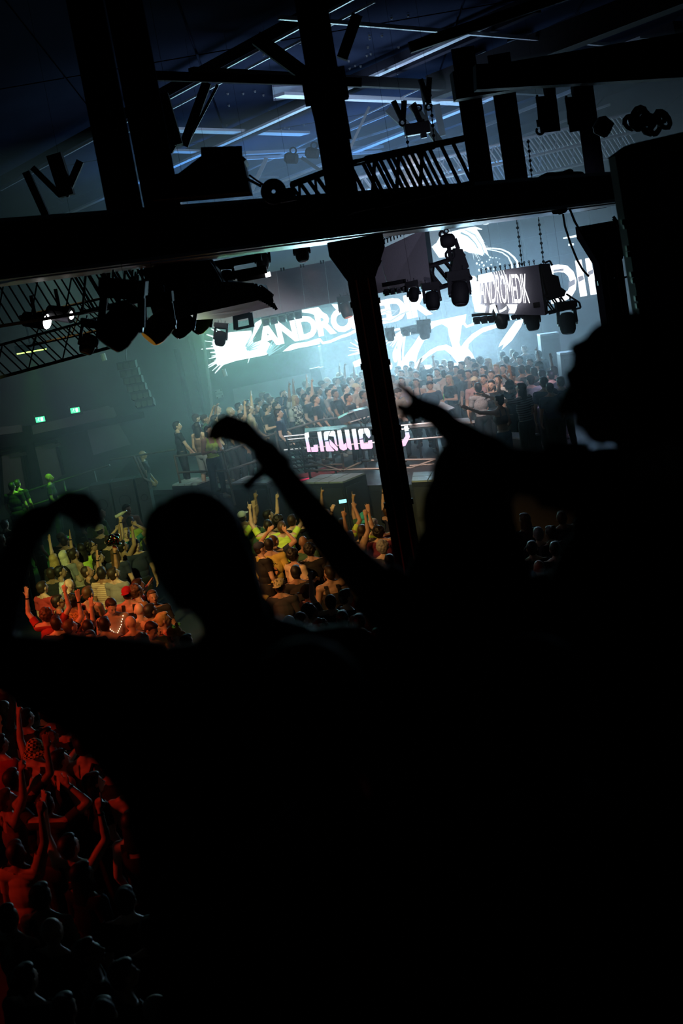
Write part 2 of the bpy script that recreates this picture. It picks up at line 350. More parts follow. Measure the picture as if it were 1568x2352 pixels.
def exit_sign(x, y, lab):
    c = at(x, y, 43.4); t = thing('exit_sign', c, lab, 'sign', 'lit exit signs')
    MB().box(c, (.16, .03, .1)).build('housing', M_black, t); MB().box(c+V((0, -.035, 0)), (.14, .006, .08)).build('lit_panel', M_exit, t)
    b = MB(); c2 = c+V((.05, -.045, 0)); b.box(c2, (.035, .004, .055)); b.build('door_symbol', M_exitw, t)
    # running figure
    b = MB(); p = c+V((-.045, -.046, 0)); b.box(p+V((.01, 0, .045)), (.011, .003, .011)); b.bar(p+V((.005, 0, .035)), p+V((-.01, 0, -.01)), .006, .02, V((0, 1, 0)))
    b.bar(p+V((-.01, 0, -.01)), p+V((.02, 0, -.05)), .006, .013, V((0, 1, 0))); b.bar(p+V((-.01, 0, -.01)), p+V((-.05, 0, -.035)), .006, .013, V((0, 1, 0))); b.bar(p+V((0, 0, .025)), p+V((.035, 0, .01)), .006, .012, V((0, 1, 0)))
    b.bar(p+V((0, 0, .025)), p+V((-.035, 0, .0)), .006, .012, V((0, 1, 0)))
    b.build('running_figure_symbol', M_exitw, t); rod('bracket', c+V((-.17, 0, -.06)), c+V((-.17, 0, .16)), .012, M_alu, t)
exit_sign(93, 963, 'lit green exit sign nearer the left edge, above the pale doors'); exit_sign(173, 942, 'lit green exit sign farther right, over the wall between the doors and speakers')
# wall details behind the stage
plane('wall_panel', [at(534, 893, 44.5), at(800, 838, 44.5), at(810, 930, 44.5), at(545, 960, 44.5)], M_wallpan, (0, -.05, 0)).name = 'trim_8'
t = thing('wall_plate', at(503, 905, 44.4), 'small pale metal plate with four dark corner fixings on the back wall', 'plate')
q = [at(x, y, 44.4) for x, y in ((493, 897), (509, 893), (513, 911), (498, 917))]; b = MB(); b.ngon(q, (0, .03, 0)); b.build('plate', M_lid, t)
cq = sum(q, V())/4
for p in q: c = p.lerp(cq, .25)+V((0, -.03, 0)); MB().lathe(c, c+V((0, .02, 0)), [(0, .025), (1, .025)], 8).build('fixing', M_black, t)
for k in range(4): c = cq+V((-.075+.05*k, -.02, .0)); MB().torus(c, (0, 1, 0), .016, .004, 10, 4).build('ring_mark', M_black, t)
for (x0, y0, x1, y1, Y, r_, m, lab) in ((462, 745, 491, 962, 43.2, .035, M_alu, 'tall bright vertical pole left of the video wall, in front of the back wall'), (435, 770, 478, 985, 43.5, .05, M_steel, 'dim vertical pole just left of the bright one'),
                           (405, 800, 445, 985, 43.8, .06, M_steel, 'dark vertical pipe on the wall behind the left stage crowd')):
    o = rod('pole', at(x0, y0, Y), at(x1, y1, Y), r_*1.5, M_lid if m is M_alu else m); tagp(o, lab, 'pole')
t = thing('pillar_cladding', at(733, 850, 43), 'pale slim post with dark box on its upper end, behind the stage crowd', 'post')
rod('post', at(738, 843, 43), at(748, 905, 43), 0, M_wallpan, t, square=(.12, .12), up=V((0, 1, 0))); rod('box', at(722, 845, 42.9), at(735, 900, 42.9), 0, M_frame, t, square=(.3, .2), up=V((0, 1, 0)))
rod('upper_post', at(733, 795, 43), at(740, 840, 43), 0, M_alu, t, square=(.07, .07), up=V((0, 1, 0)))
for x, y, X1, Y1 in ((465, 845, 470, 862), (150 , 0, 0, 0)):
    if X1: tagp(rod('tube_lamp', at(513, 848, 40), at(518, 864, 40), .06, M_lid), 'short pale tube hanging under the left end of the video wall', 'lamp')
tagp(rod('tube_lamp', at(235, 812, 36), at(240, 828, 36), .07, M_lid), 'short pale tube hanging below the left lighting truss', 'lamp')
# ================= video walls
def px(o, s, pts): return [(o[0]+x/s, o[1]+y/s) for x, y in pts]
def flat(name, polys, Y, m, parent, fn=None, kind=None):
    b = MB()
    for q in polys:
        w_ = [(fn or (lambda x, y: at(x, y, Y)))(x, y) for x, y in q]; b.add(w_, [tuple(range(len(w_)))])
    o = b.build(name, m, parent)
    if kind: o['kind'] = kind
    return o
def bil(q, u, v): return q[0].lerp(q[1], u).lerp(q[3].lerp(q[2], u), v)   # q: TL TR BR BL, v down
def text_mesh(name, txt, quad, m, parent, bold=.012, fn=None):
    cu = bpy.data.curves.new('t', 'FONT'); cu.body = txt; cu.size = 1; cu.offset = bold; cu.space_character = .92; cu.resolution_u = 3
    o = bpy.data.objects.new('t', cu); C.objects.link(o); dg = bpy.context.evaluated_depsgraph_get(); dg.update()
    me = bpy.data.meshes.new_from_object(o.evaluated_get(dg)); bpy.data.objects.remove(o)
    xs = [v.co.x for v in me.vertices]; ys = [v.co.y for v in me.vertices]; x0, x1, y0, y1 = min(xs), max(xs), min(ys), max(ys)
    if fn: q3 = [V((a, b, 0)) for a, b in quad]; vs = [fn(*bil(q3, (v.co.x-x0)/(x1-x0), 1-(v.co.y-y0)/(y1-y0)).xy) for v in me.vertices]
    else: vs = [bil(quad, (v.co.x-x0)/(x1-x0), 1-(v.co.y-y0)/(y1-y0)) for v in me.vertices]
    return mesh_obj(name, vs, [tuple(p.vertices) for p in me.polygons], m, parent)
M_led = glow('led_white', (.86, .96, 1), 1.8); M_led2 = glow('led_letters', (.97, .97, 1), 2.2); M_led3 = glow('led_blue', (.35, .6, .68), 1.0); M_ledm = glow('led_mauve', (.45, .38, .42), .8)
M_face = mat('led_dark_face', (.035, .04, .048), .4, var=.1, emis=.02, ecol=(.4, .6, .7))
rr = random.Random(11)
def streaks(cx_, cy_, n, r0, r1, w0, a0, a1):
    out = []
    for i in range(n):
        a = math.radians(a0+(a1-a0)*i/max(1, n-1)+rr.uniform(-3, 3)); ra, rb = r0*rr.uniform(.8, 1.1), r1*rr.uniform(.75, 1.1); ww = w0*rr.uniform(.5, 1.3)
        d = (math.cos(a), math.sin(a)); n_ = (-d[1], d[0])
        out.append([(cx_+d[0]*ra-n_[0]*ww, cy_+d[1]*ra-n_[1]*ww), (cx_+d[0]*rb-n_[0]*ww*.3, cy_+d[1]*rb-n_[1]*ww*.3), (cx_+d[0]*rb+n_[0]*ww*.3, cy_+d[1]*rb+n_[1]*ww*.3), (cx_+d[0]*ra+n_[0]*ww, cy_+d[1]*ra+n_[1]*ww)])
    return out
def band(pts, w0, w1=None):
    w1 = w1 or w0; L, R_ = [], []
    for i, p in enumerate(pts):
        a = pts[max(0, i-1)]; c = pts[min(len(pts)-1, i+1)]; d = (c[0]-a[0], c[1]-a[1]); l = math.hypot(*d) or 1; n_ = (-d[1]/l, d[0]/l)
        w_ = (w0+(w1-w0)*i/(len(pts)-1))/2; L.append((p[0]+n_[0]*w_, p[1]+n_[1]*w_)); R_.append((p[0]-n_[0]*w_, p[1]-n_[1]*w_))
    return L+R_[::-1]
def ellp(x, y, a, b, rot=0, n=14):
    return [(x+a*math.cos(t)*math.cos(rot)-b*math.sin(t)*math.sin(rot), y+a*math.cos(t)*math.sin(rot)+b*math.sin(t)*math.cos(rot)) for t in [2*math.pi*i/n for i in range(n)]]
def screen(label, quad, Y, pan=(4, 2)):
    q = [at(x, y, Y) for x, y in quad]; c = sum(q, V())/4; t = thing('video_wall', c, label, 'screen')
    for i in range(pan[0]):
        for j in range(pan[1]):
            e = .0012; a = [bil(q, u, v) for u, v in ((i/pan[0]+e, j/pan[1]+e), ((i+1)/pan[0]-e, j/pan[1]+e), ((i+1)/pan[0]-e, (j+1)/pan[1]-e), (i/pan[0]+e, (j+1)/pan[1]-e))]
            MB().ngon(a, (0, .08, 0)).build('panel', M_face, t)
    return t
YS = 43.2
sA = screen('long upper video strip at left, white burst of spikes, big letters and swirls', ((466, 757), (1003, 660), (1018, 738), (487, 842)), YS, (10, 1))
k6 = ((460, 680), 4.356)
g = [px(*k6, p) for p in ([(130, 400), (300, 360), (510, 345), (530, 470), (640, 430), (730, 500), (660, 590), (500, 620), (350, 650), (230, 690), (165, 690), (150, 560), (120, 480)],
     [(820, 557), (900, 490), (960, 470), (1050, 462), (1190, 420), (1195, 478), (1070, 506), (980, 520), (900, 545)], [(1005, 140), (1180, 110), (1260, 200), (1240, 230), (1150, 190), (1080, 170), (1010, 165)],
     [(545, 270), (620, 225), (625, 250), (580, 330), (520, 440), (505, 460)], [(1310, 80), (1370, 80), (1400, 150), (1350, 130)], [(1500, 150), (1540, 150), (1568, 330), (1520, 330)])]
g += [px(*k6, s_) for s_ in streaks(420, 500, 9, 200, 385, 14, 176, 214)+streaks(330, 560, 12, 110, 270, 12, 128, 176)]
g += [px(*k6, s_) for s_ in streaks(560, 380, 10, 150, 290, 9, 108, 150)]
g.append(px(*k6, band([(1190, 430), (1225, 470), (1300, 455), (1400, 410), (1480, 385), (1560, 345)], 26, 30)))
flat('lit_graphics', g, YS-.02, M_led, sA, kind='stuff')
flat('lit_shading', [px(*k6, s_) for s_ in streaks(420, 560, 9, 60, 210, 7, -60, -15)+streaks(640, 620, 12, 60, 250, 6, -65, -30)], YS-.03, M_led3, sA, kind='stuff')
text_mesh('lettering', 'ANDROMEDIK', [at(x, y, YS-.05) for x, y in ((584, 748), (984, 667), (994, 722), (597, 801))], M_led2, sA, bold=.045)
flat('lit_shading', [px((800, 680), 3.733, p) for p in (band([(270, 150), (340, 120), (420, 130)], 10), band([(280, 210), (360, 215), (440, 160), (520, 130)], 14), band([(290, 130), (380, 160), (430, 110)], 8))], YS-.07, M_ledm, sA, kind='stuff')
sB = screen('main video wall behind the stage crowd with thick white looping shapes', ((806, 772), (1238, 700), (1256, 850), (826, 905)), YS, (8, 3))
k7 = ((800, 680), 3.733)
g = [px(*k7, p) for p in ([(700, 220), (850, 190), (1010, 155), (1000, 230), (972, 250), (950, 400), (962, 438), (1000, 385), (1060, 325), (1150, 270), (1280, 235), (1280, 268), (1150, 312), (1080, 362), (1030, 412), (1026, 450), (1060, 490), (1088, 550), (1086, 610), (1050, 640),
      (960, 640), (935, 575), (880, 505), (825, 462), (760, 470), (680, 520), (600, 590), (590, 640), (540, 640), (600, 545), (640, 512), (700, 462), (770, 427), (840, 415), (892, 442), (880, 400), (860, 335), (850, 270), (800, 240), (740, 262), (705, 290)],
     [(610, 330), (660, 362), (622, 430), (592, 500), (580, 560), (560, 700), (400, 700), (430, 600), (455, 555), (500, 490), (560, 410)],
     [(1430, 215), (1505, 195), (1480, 262), (1400, 382), (1312, 462), (1332, 410), (1284, 440), (1300, 400), (1360, 312)])]
g += [px(*k7, band([(985, 225), (1012, 262), (1060, 245), (1120, 225), (1256, 195)], 26, 16)), px(*k7, band([(440, 330), (430, 420), (440, 520), (430, 620)], 22, 26)), px(*k7, band([(480, 340), (470, 440), (465, 540)], 22, 10)), px(*k7, ellp(402, 508, 24, 62)), px(*k7, ellp(362, 600, 14, 30)), px(*k7, band([(360, 300), (420, 285), (500, 270)], 20))]
g += [px(*k7, s_) for s_ in streaks(470, 290, 13, 20, 210, 7, 100, 150)]+[px((400, 500), 3.136, [(1285, 1040), (1340, 1015), (1360, 1060), (1290, 1080)])]
g += [px((400, 500), 3.136, s_) for s_ in streaks(1380, 960, 6, 30, 130, 8, 165, 240)]+[px(*k7, [(560, 590), (720, 590), (960, 570), (960, 660), (560, 660)])]
flat('lit_graphics', g, YS-.02, M_led, sB, kind='stuff')
sC = screen('upper right video wall with a white plume, thin arcs and giant cropped letters', ((985, 535), (1400, 455), (1432, 668), (1030, 745)), YS+.3, (8, 4))
k1 = ((960, 500), 5.227)
g = [px(*k1, p) for p in ([(350, 180), (500, 140), (680, 105), (730, 180), (780, 270), (820, 380), (855, 470), (800, 420), (770, 460), (700, 430), (620, 425), (560, 400), (440, 470), (250, 480), (160, 350), (220, 300), (270, 210)], [(680, 105), (770, 135), (765, 145), (700, 140)], ellp(815, 76, 36, 9, -.15))]
g += [px(*k1, band([(800, 365), (900, 368), (1000, 380), (1080, 415), (1150, 475), (1190, 530), (1195, 600)], 14, 26)), px(*k1, band([(790, 375), (920, 395), (1010, 420), (1080, 470), (1120, 550), (1130, 610)], 10, 20))]
g += [px(*k1, ellp(rr.uniform(660, 1000), rr.uniform(470, 650), rr.uniform(4, 13), rr.uniform(4, 14))) for _ in range(26)]
g += [px(*k1, s_) for s_ in streaks(640, 330, 14, 90, 190, 6, -20, 80)]+[px(*k1, [(600, 690), (680, 700), (760, 800), (760, 1100), (700, 1130), (650, 1000), (640, 830)])]
g += [px((1200, 460), 4.26, band([(395, 372), (480, 358), (560, 342), (622, 325)], 14, 30)), px((1200, 460), 4.26, band([(445, 437), (500, 430)], 22))]
flat('lit_graphics', g, YS+.28, M_led, sC, kind='stuff')
flat('lit_shading', [px(*k1, band([(510, 180), (600, 220), (680, 300), (720, 370)], 20, 8)), px(*k1, band([(560, 145), (680, 210), (760, 330), (800, 450)], 7)), px(*k1, band([(600, 150), (720, 230), (790, 340)], 4))], YS+.26, M_led3, sC, kind='stuff')
for ch_, q_ in (('D', ((1253, 612), (1318, 601), (1329, 686), (1266, 698))), ('I', ((1320, 599), (1335, 596), (1348, 679), (1332, 682))), ('K', ((1343, 594), (1402, 584), (1416, 667), (1356, 678)))): text_mesh('lettering', ch_, [at(x, y, YS+.24) for x, y in q_], M_led2, sC, bold=.03)
flat('lit_shading', [px((1200, 460), 4.26, p) for p in ([(300, 680), (400, 668), (400, 690), (300, 700)], [(450, 800), (510, 770), (512, 820), (448, 858)], [(540, 750), (590, 735), (600, 775), (548, 800)], [(635, 700), (690, 675), (692, 715), (645, 738)])], YS+.22, M_ledm, sC, kind='stuff')
# unlit banner screen over the left strip
t = thing('unlit_screen', at(640, 670, 35), 'dark switched-off grey screen above the left video strip, small hooks along its top', 'screen')
q = [at(x, y, 35) for x, y in ((470, 655), (800, 590), (812, 686), (480, 752))]
for i in range(6):
    a = [bil(q, u, v) for u, v in ((i/6+.001, 0), ((i+1)/6-.001, 0), ((i+1)/6-.001, 1), (i/6+.001, 1))]; MB().ngon(a, (0, .1, 0)).build('panel', mat('banner_grey', (.2, .165, .22), .8, var=.1), t)
for x, y in ((646, 618), (652, 617), (691, 610), (697, 609), (737, 601), (743, 600), (600, 627), (606, 626), (556, 636), (562, 635)):
    rod('hook', at(x, y+5, 34.95), at(x-1, y-3, 34.95), .02, M_black, t)
# ================= hanging LED boxes with their trusses and lamps
def moving_head(c, tip, Y, w, label, group=None, col=None, lens=None, top=None, name='moving_head_lamp'):
    """c head centre px, tip lens centre px, w head width in px, top: clamp px"""
    s = w*Y/FPX; p = at(*c, Y); d = at(*tip, Y-.04)-p; d.normalize(); t = thing(name, p, label, 'stage lamp', group)
    body_ = col or M_black; L = s*1.25
    MB().lathe(p-d*L*.5, p+d*L*.5, [(0, s*.2), (.03, s*.36), (.12, s*.45), (.45, s*.5), (.8, s*.48), (.93, s*.42), (1, s*.36)], 20).build('head', body_, t, True)
    MB().lathe(p+d*L*.5, p+d*(L*.5+.012), [(0, s*.34), (.6, s*.33), (1, s*.2)], 18).build('lens', lens or mat('lens_glass', (.05, .05, .06), .08), t, True)
    tp = at(*(top or (c[0]-w*.12, c[1]-w*1.05)), Y); up = (tp-p).normalized(); sd = up.cross(V((0, 1, 0))).normalized()
    base_c = tp
    for sg in (-1, 1):
        MB().bar(p+sd*sg*s*.54, base_c+sd*sg*s*.5-up*s*.15, s*.2, s*.14, V((0, 1, 0))).build('yoke_arm', M_black, t)
    rod('yoke_bridge', base_c-sd*s*.58-up*s*.14, base_c+sd*s*.58-up*s*.14, 0, M_black, t, square=(s*.34, s*.16))
    wt_ = base_c+up*s*.3; rod('safety_wire', wt_, V((wt_.x, wt_.y, roofz(wt_.y)+.05)), .002, M_black, t, 5)
    R = Matrix((sd, V((0, 1, 0)), up)).transposed(); MB().box(base_c+up*s*.12, (s*.62, s*.42, s*.19), R).build('base', M_black, t)
    for sg in (-1, 1): MB().torus(base_c+up*s*.42+sd*sg*s*.3, sd, s*.1, s*.03, 10, 5).build('clamp', M_steel, t)
    for sg in (-1, 1):
        a = p+sd*sg*s*.5; MB().lathe(a, a+sd*sg*.03, [(0, s*.16), (1, s*.13)], 10).build('pivot', M_steel, t)
    return t
def truss(p, q, size, label, m=M_steel, n=None, r=.025, name='truss', group=None, flat_=False, up=V((0, 0, 1))):
    p, q = V(p), V(q); t = thing(name, (p+q)/2, label, 'truss', group); d = (q-p); L = d.length; d.normalize(); sd = d.cross(up).normalized(); u = sd.cross(d)
    cs = [sd*a*size/2+u*b*size/2 for a, b in (((-1, 1), (1, 1), (1, -1), (-1, -1)) if not flat_ else ((0, 1), (0, -1)))]
    for c in cs: rod('chord', p+c, q+c, r, m, t, 6)
    n = n or max(3, int(L/size)); prs = [(0, 3), (1, 2), (0, 1), (3, 2)] if not flat_ else [(0, 1)]
    for a, b in prs:
        for i in range(n):
            A = p+d*(L*i/n); B = p+d*(L*(i+1)/n)
            rod('brace', A+cs[a], B+cs[b], r*.6, m, t, 5); 
            if (a, b) in ((0, 3), (0, 1)) and (flat_ or i % 2 == 0): rod('brace', B+cs[a], A+cs[b], r*.6, m, t, 5)
    return t
def hooks(par, a, b, n, m=M_black, up=.075, r=.011):
    for i in range(n):
        p = a.lerp(b, (i+.5)/n); rod('hook', p, p+V((0, 0, up)), r, m, par, 6); MB().torus(p+V((0, 0, up)), (0, 1, 0), r*1.6, r*.7, 8, 5).build('hook_eye', m, par)
def led_box(label, quads, Y, top, n_hooks, m=M_ledoff, group='hanging screen boxes'):
    c = at(*quads[0][0], Y); t = thing('hanging_screen_box', c, label, 'screen box')
    for q in quads:
        ys = q[4] if len(q) > 4 else (Y, Y, Y, Y); w_ = [at(x, y, Y_) for (x, y), Y_ in zip(q[:4], ys)]
        MB().ngon(w_, (0, .12, 0)).build('panel', m, t)
    hooks(t, at(*top[0], Y), at(*top[1], Y), n_hooks); return t
# box 1: big, seen from below at left, on its black truss frame
b1 = led_box('largest hanging screen box seen from below at left, lit streaks on its underside', [((355, 740), (593, 689), (631, 703), (515, 731), (15.2, 17.4, 19, 18.2))], 17, ((600, 672), (628, 694)), 9, mat('led_underside', (.55, .5, .58), .5, var=.5, scale=1.5, bump=.3))
b = MB(); a_, c_ = at(330, 640, 15.1), at(585, 652, 17.3); b.hexa([at(357, 742, 15.1), at(593, 690, 17.35), at(631, 704, 19), at(520, 700, 18.4), at(325, 640, 15.1), at(583, 650, 17.35), at(612, 655, 19), at(500, 640, 18.4)]); b.build('side_panel', M_black, b1)
for k in range(9):
    x = 587+k*5; rod('tooth', at(x, 652+k*5.6, 17.2+k*.2), at(x+8, 652+k*5.6+34-k*2.4, 17.2+k*.2), .02, M_black, b1)
for (x0, y0, x1, y1) in ((478, 612, 600, 590), (492, 640, 612, 618), (440, 600, 500, 712), (470, 590, 545, 690), (425, 620, 435, 700), (450, 615, 462, 700)):
    rod('frame_bar', at(x0, y0, 17.5), at(x1, y1, 17.5), .05, M_black, b1)
b = MB(); b.ngon([at(x, y, 16.6) for x, y in ((330, 600), (465, 578), (490, 612), (520, 668), (430, 700), (335, 690))], (0, .9, 0)); b.build('frame_box', M_black, b1)
t1 = truss(at(210, 668, 15.5), at(470, 610, 17), .42, 'black truss with hanging cables above the moving lamps at left', M_black, 10)
rr2 = random.Random(2)
for i in range(10):
    a = rr2.uniform(240, 440); rod('cable', at(a, 625+rr2.uniform(-8, 8), 15.8), at(a+rr2.uniform(-12, 12), 690+rr2.uniform(-20, 10), 15.8), .014, M_black, t1)
for x, y in ((330, 612), (368, 600), (420, 590)): MB().torus(at(x, y+30, 15.6), (.3, 1, 0), .1, .014, 14, 5).build('cable_loop', M_black, t1)
M_orange = mat('amber_lit_shell', (.6, .25, .05), .4); M_greensh = mat('lime_lit_shell', (.3, .55, .05), .4)  # shell colours carry the amber and lime light falling on them
moving_head((278, 748), (247, 792), 11.5, 84, 'large black moving lamp at left, red glint on its lens, nearest of the row', top=(283, 668), lens=mat('red_lens', (.5, .02, .02), .1))
moving_head((366, 750), (342, 778), 13.5, 60, 'moving lamp with an amber glint, second of the row under the big screen box', top=(360, 690), lens=glow('amber_lens', (1, .45, .05), .12), col=mat('amber_tinted_shell', (.2, .1, .03), .4))  # amber light is put into the shell colour
moving_head((420, 748), (402, 765), 16, 44, 'dark moving lamp between the amber and the lime one', top=(428, 706))
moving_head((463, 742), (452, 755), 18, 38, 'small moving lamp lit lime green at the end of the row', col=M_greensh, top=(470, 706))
moving_head((202, 790), (196, 812), 20, 36, 'grey moving lamp hanging from the left lattice truss', top=(208, 745))
tt_ = truss(at(-30, 838, 21), at(285, 752, 21), .45, 'long dark lattice truss at far left, under the white spot lamps', M_steel, 8, .02)
truss(at(-30, 700, 19), at(250, 655, 19), .6, 'shadowed lattice girder at far left below the main beam', M_black, 7, .02)
truss(at(60, 760, 24), at(330, 700, 24), .5, 'dim lattice truss behind the large moving lamp', M_black, 6, .02)
# bright white spots and the lime flood at far left
for x, y, lab in ((108, 739, 'small white spot lamp shining at far left, the lower of two'), (164, 724, 'small white spot lamp at far left, upper, seen edge-on')):
    p = at(x, y, 23); d = V((.9, -.35, -.25)).normalized(); t = thing('spot_lamp', p, lab, 'stage lamp'); MB().lathe(p-d*.45, p, [(0, .05), (.1, .12), (1, .13)], 16).build('housing', M_black, t)
    MB().lathe(p, p+d*.015, [(0, .12 if y > 730 else .07), (1, .11 if y > 730 else .06)], 16).build('lens', glow('spot_white', (1, 1, 1), 6), t); rod('bracket', p-d*.2, p-d*.2+V((0, 0, .4)), .03, M_black, t)
    s_ = spot('white_beam', p+d*.03, p+d*4+V((0, 0, -.2)), (.85, .8, 1), 40, 60, 1, .08)
p = at(72, 803, 33.9); t = thing('flood_lamp', p, 'lime green flood bar glowing under the left truss', 'stage lamp'); MB().box(p+V((0, 0, .06)), (.36, .1, .09)).build('housing', M_black, t)
MB().box(p+V((.0, 0, -.04)), (.34, .08, .015)).build('lens', glow('lime_glow', (.5, 1, .12), 5), t); rod('bracket', p, p+V((0, 0, .6)), .03, M_black, t)
# box 2
b2 = led_box('dark grey hanging screen box just right of the middle column', [((840, 588), (868, 575), (893, 668), (850, 678), (22.5, 22, 22, 22.5)), ((869, 575), (974, 526), (990, 655), (894, 668), (22, 20.5, 20.5, 22))], 21.2, ((872, 566), (968, 522)), 13)
b = MB(); b.hexa([at(990, 656, 20.5), at(1000, 651, 21.6), at(1000, 651, 21.9), at(990, 656, 20.8), at(974, 526, 20.5), at(984, 520, 21.6), at(984, 520, 21.9), at(974, 526, 20.8)]); b.build('edge', M_black, b2)
truss(at(985, 640, 20.8), at(1072, 612, 20.8), .34, 'short black truss at the right end of the screen box near the column', M_black, 4, .028)
b = MB(); t = thing('junction_box', at(1040, 590, 20.6), 'angular black power box hanging beside the short truss', 'box'); b.ngon([at(x, y, 20.6) for x, y in ((1045, 570), (1062, 572), (1077, 612), (1070, 622), (1036, 625), (1040, 600))], (0, .35, 0)); b.build('case', M_black, t); rod('handle', at(1044, 548, 20.6), at(1052, 572, 20.6), .03, M_black, t)
def hoist(x, y, Y, r, top, label, hook=True):
    p = at(x, y, Y); t = thing('chain_hoist', p, label, 'hoist'); MB().lathe(p+V((-r, 0, 0)), p+V((r, 0, 0)), [(0, r*.5), (.12, r*.85), (.5, r), (.88, r*.85), (1, r*.5)], 16).build('motor', M_black, t, True)
    q_ = at(*top, Y); n = int((q_-p).length/.085)
    for i in range(n):
        c = (p+V((0, 0, r))).lerp(q_, (i+.5)/n); MB().torus(c, (1, 0, 0) if i % 2 else (0, 1, 0), .03, .01, 8, 4).build('link', M_black, t)
    MB().torus(p+V((-r*.6, 0, r)), (0, 1, 0), r*.35, .02, 10, 5).build('loop', M_black, t); rod('strap', p-V((0, 0, r*.8)), p-V((0, 0, r*2.6)), .03, M_black, t)
    MB().torus(p-V((0, 0, r*1.9)), (0, 1, 0), .06, .02, 10, 5).build('shackle', M_black, t); return t
hoist(1028, 553, 20.6, .105, (1022, 515), 'round black chain hoist over the screen box beside the middle column')
for c, tp, w, lb in (((1056, 674), (1057, 696), 42, 'black moving lamp at the right end below the grey screen box near the column'), ((993, 690), (996, 716), 33, 'narrower moving lamp, second from the right below the grey screen box'),
                     ((950, 676), (950, 694), 24, 'small moving lamp, third from the right below the grey screen box')):
    moving_head(c, tp, 20.6, w, lb, top=(c[0]-5, c[1]-w*.95))
def lampbar(p0, p1, Y, n, lab, lit=False):
    t = thing('lamp_bar', at(*p0, Y), lab, 'stage lamp'); A, B = at(*p0, Y), at(*p1, Y); rod('bar', A+V((0, 0, .12)), B+V((0, 0, .12)), .03, M_black, t); s = (B-A).length/n
    for i in range(n):
        c = A.lerp(B, (i+.5)/n); MB().box(c, (s*.42, .12, s*.42)).build('housing', mat('lamp_body', (.05, .055, .065), .4), t); MB().lathe(c+V((0, -.12, 0)), c+V((0, -.14, 0)), [(0, s*.3), (1, s*.26)], 12).build('lens', MATS.get('lens_glass') or M_black, t)
        b = MB(); 
        for u, v in (((-.45, -.1), (-.45, .5)), ((-.45, .5), (.45, .5)), ((.45, .5), (.45, -.1))): b.bar(c+V((u[0]*s, -.14, u[1]*s)), c+V((v[0]*s, -.14, v[1]*s)), .03, .03, V((0, 1, 0)))
        b.build('yoke', M_lid if lit else M_steel, t)
lampbar((602, 742), (694, 722), 38, 5, 'row of five small square lamps with bright yokes in front of the left strip', True)
lampbar((880, 674), (935, 664), 20.8, 4, 'row of small black lamps under the grey screen box next to the column')
lampbar((920, 765), (960, 757), 39, 2, 'pair of pale square lamps hanging low before the main video wall')
moving_head((974, 762), (976, 772), 38, 26, 'pale moving lamp silhouetted before the main video wall', col=M_steel, top=(972, 742))
moving_head((832, 775), (830, 786), 38, 18, 'small pale lamp close to the right side of the middle column', col=M_steel, top=(832, 762)) 
moving_head((896, 772), (897, 782), 38, 18, 'small pale lamp just right of the middle column, before the main wall', col=M_steel, top=(894, 758))
moving_head((506, 777), (504, 792), 30, 26, 'slim dark moving lamp hanging before the white burst', top=(508, 750))
moving_head((603, 600), (604, 615), 27, 30, 'grey moving lamp under the main beam, left of the round one', top=(601, 572), col=M_steel); moving_head((693, 580), (695, 592), 27, 32, 'round black moving lamp right under the main beam, pink beam below', top=(690, 562))
moving_head((521, 640), (522, 655), 27, 30, 'dim moving lamp behind the frame bars of the big screen box', top=(519, 612), col=M_steel)
moving_head((795, 712), (800, 728), 34, 28, 'dark moving lamp with a red glowing lens left of the middle column', top=(791, 688), col=M_steel, lens=glow('red_lens_lit', (1, .3, .2), .5))
t = thing('frame_lamp', at(560, 740, 29), 'dark rectangular lamp frame with an open centre before the left strip', 'stage lamp'); 
for a in ((540, 726, 542, 757, .1), (574, 718, 578, 749, .1), (538, 730, 575, 722, .12), (542, 756, 584, 747, .05)): rod('frame_bar', at(a[0], a[1], 29), at(a[2], a[3], 29), 0, M_black, t, square=(a[4], .12), up=V((0, 1, 0)))
t = thing('light_tube', at(590, 635, 27), 'dark tube lamp with a bright white tip under the main beam at left', 'stage lamp'); rod('tube', at(545, 643, 27), at(612, 631, 27), .05, M_black, t); rod('lit_end', at(609, 632, 26.9), at(621, 629, 26.9), .045, glow('tube_white', (1, .97, .95), 2.5), t)
# box 3
b3 = led_box('hanging screen box at right showing squeezed white letters and streaks', [((1097, 633), (1160, 619), (1166, 722), (1090, 717), (29, 28, 28, 29)), ((1160.5, 619), (1236, 608), (1252, 724), (1166.5, 722), (28, 28.4, 28.4, 28))], 28.3, ((1100, 629), (1232, 607)), 12)
def on3(x, y, o=.16):
    Y0 = 29-(x-1095)/65 if x < 1163 else 28+(x-1163)/190; return at(x, y, Y0-o)
g = [px(*k1, p) for p in ([(720, 690), (870, 655), (905, 690), (915, 760), (740, 790), (715, 740)], [(650, 770), (740, 760), (745, 1040), (820, 1060), (800, 1140), (680, 1135), (640, 900)], [(850, 1140), (860, 1050), (920, 1030), (960, 1145), (925, 1145), (900, 1085), (880, 1145)], [(970, 1110), (1010, 1100), (1060, 1060), (1060, 1100), (1000, 1135), (975, 1140)], [(1060, 1040), (1190, 1040), (1180, 1100), (1155, 1150), (1080, 1148), (1100, 1100)])]
g += [px(*k1, s_) for s_ in streaks(700, 900, 9, 10, 90, 8, 120, 240)]+[px(*k1, band([(880+k*28, 650-k*4), (900+k*30, 720), (905+k*31, 800)], 7)) for k in range(6)]
g += [px(*k1, band([(720+k*24, 1035), (700+k*26, 1135)], 9)) for k in range(4)]
flat('lit_graphics', g, 0, M_led, b3, fn=on3, kind='stuff')
tq = [(1100, 632), (1207, 628), (1217, 697), (1102, 697)]
text_mesh('lettering', 'ANDROMEDIK', tq, M_led2, b3, bold=.0, fn=lambda x, y: on3(x, y, .2))
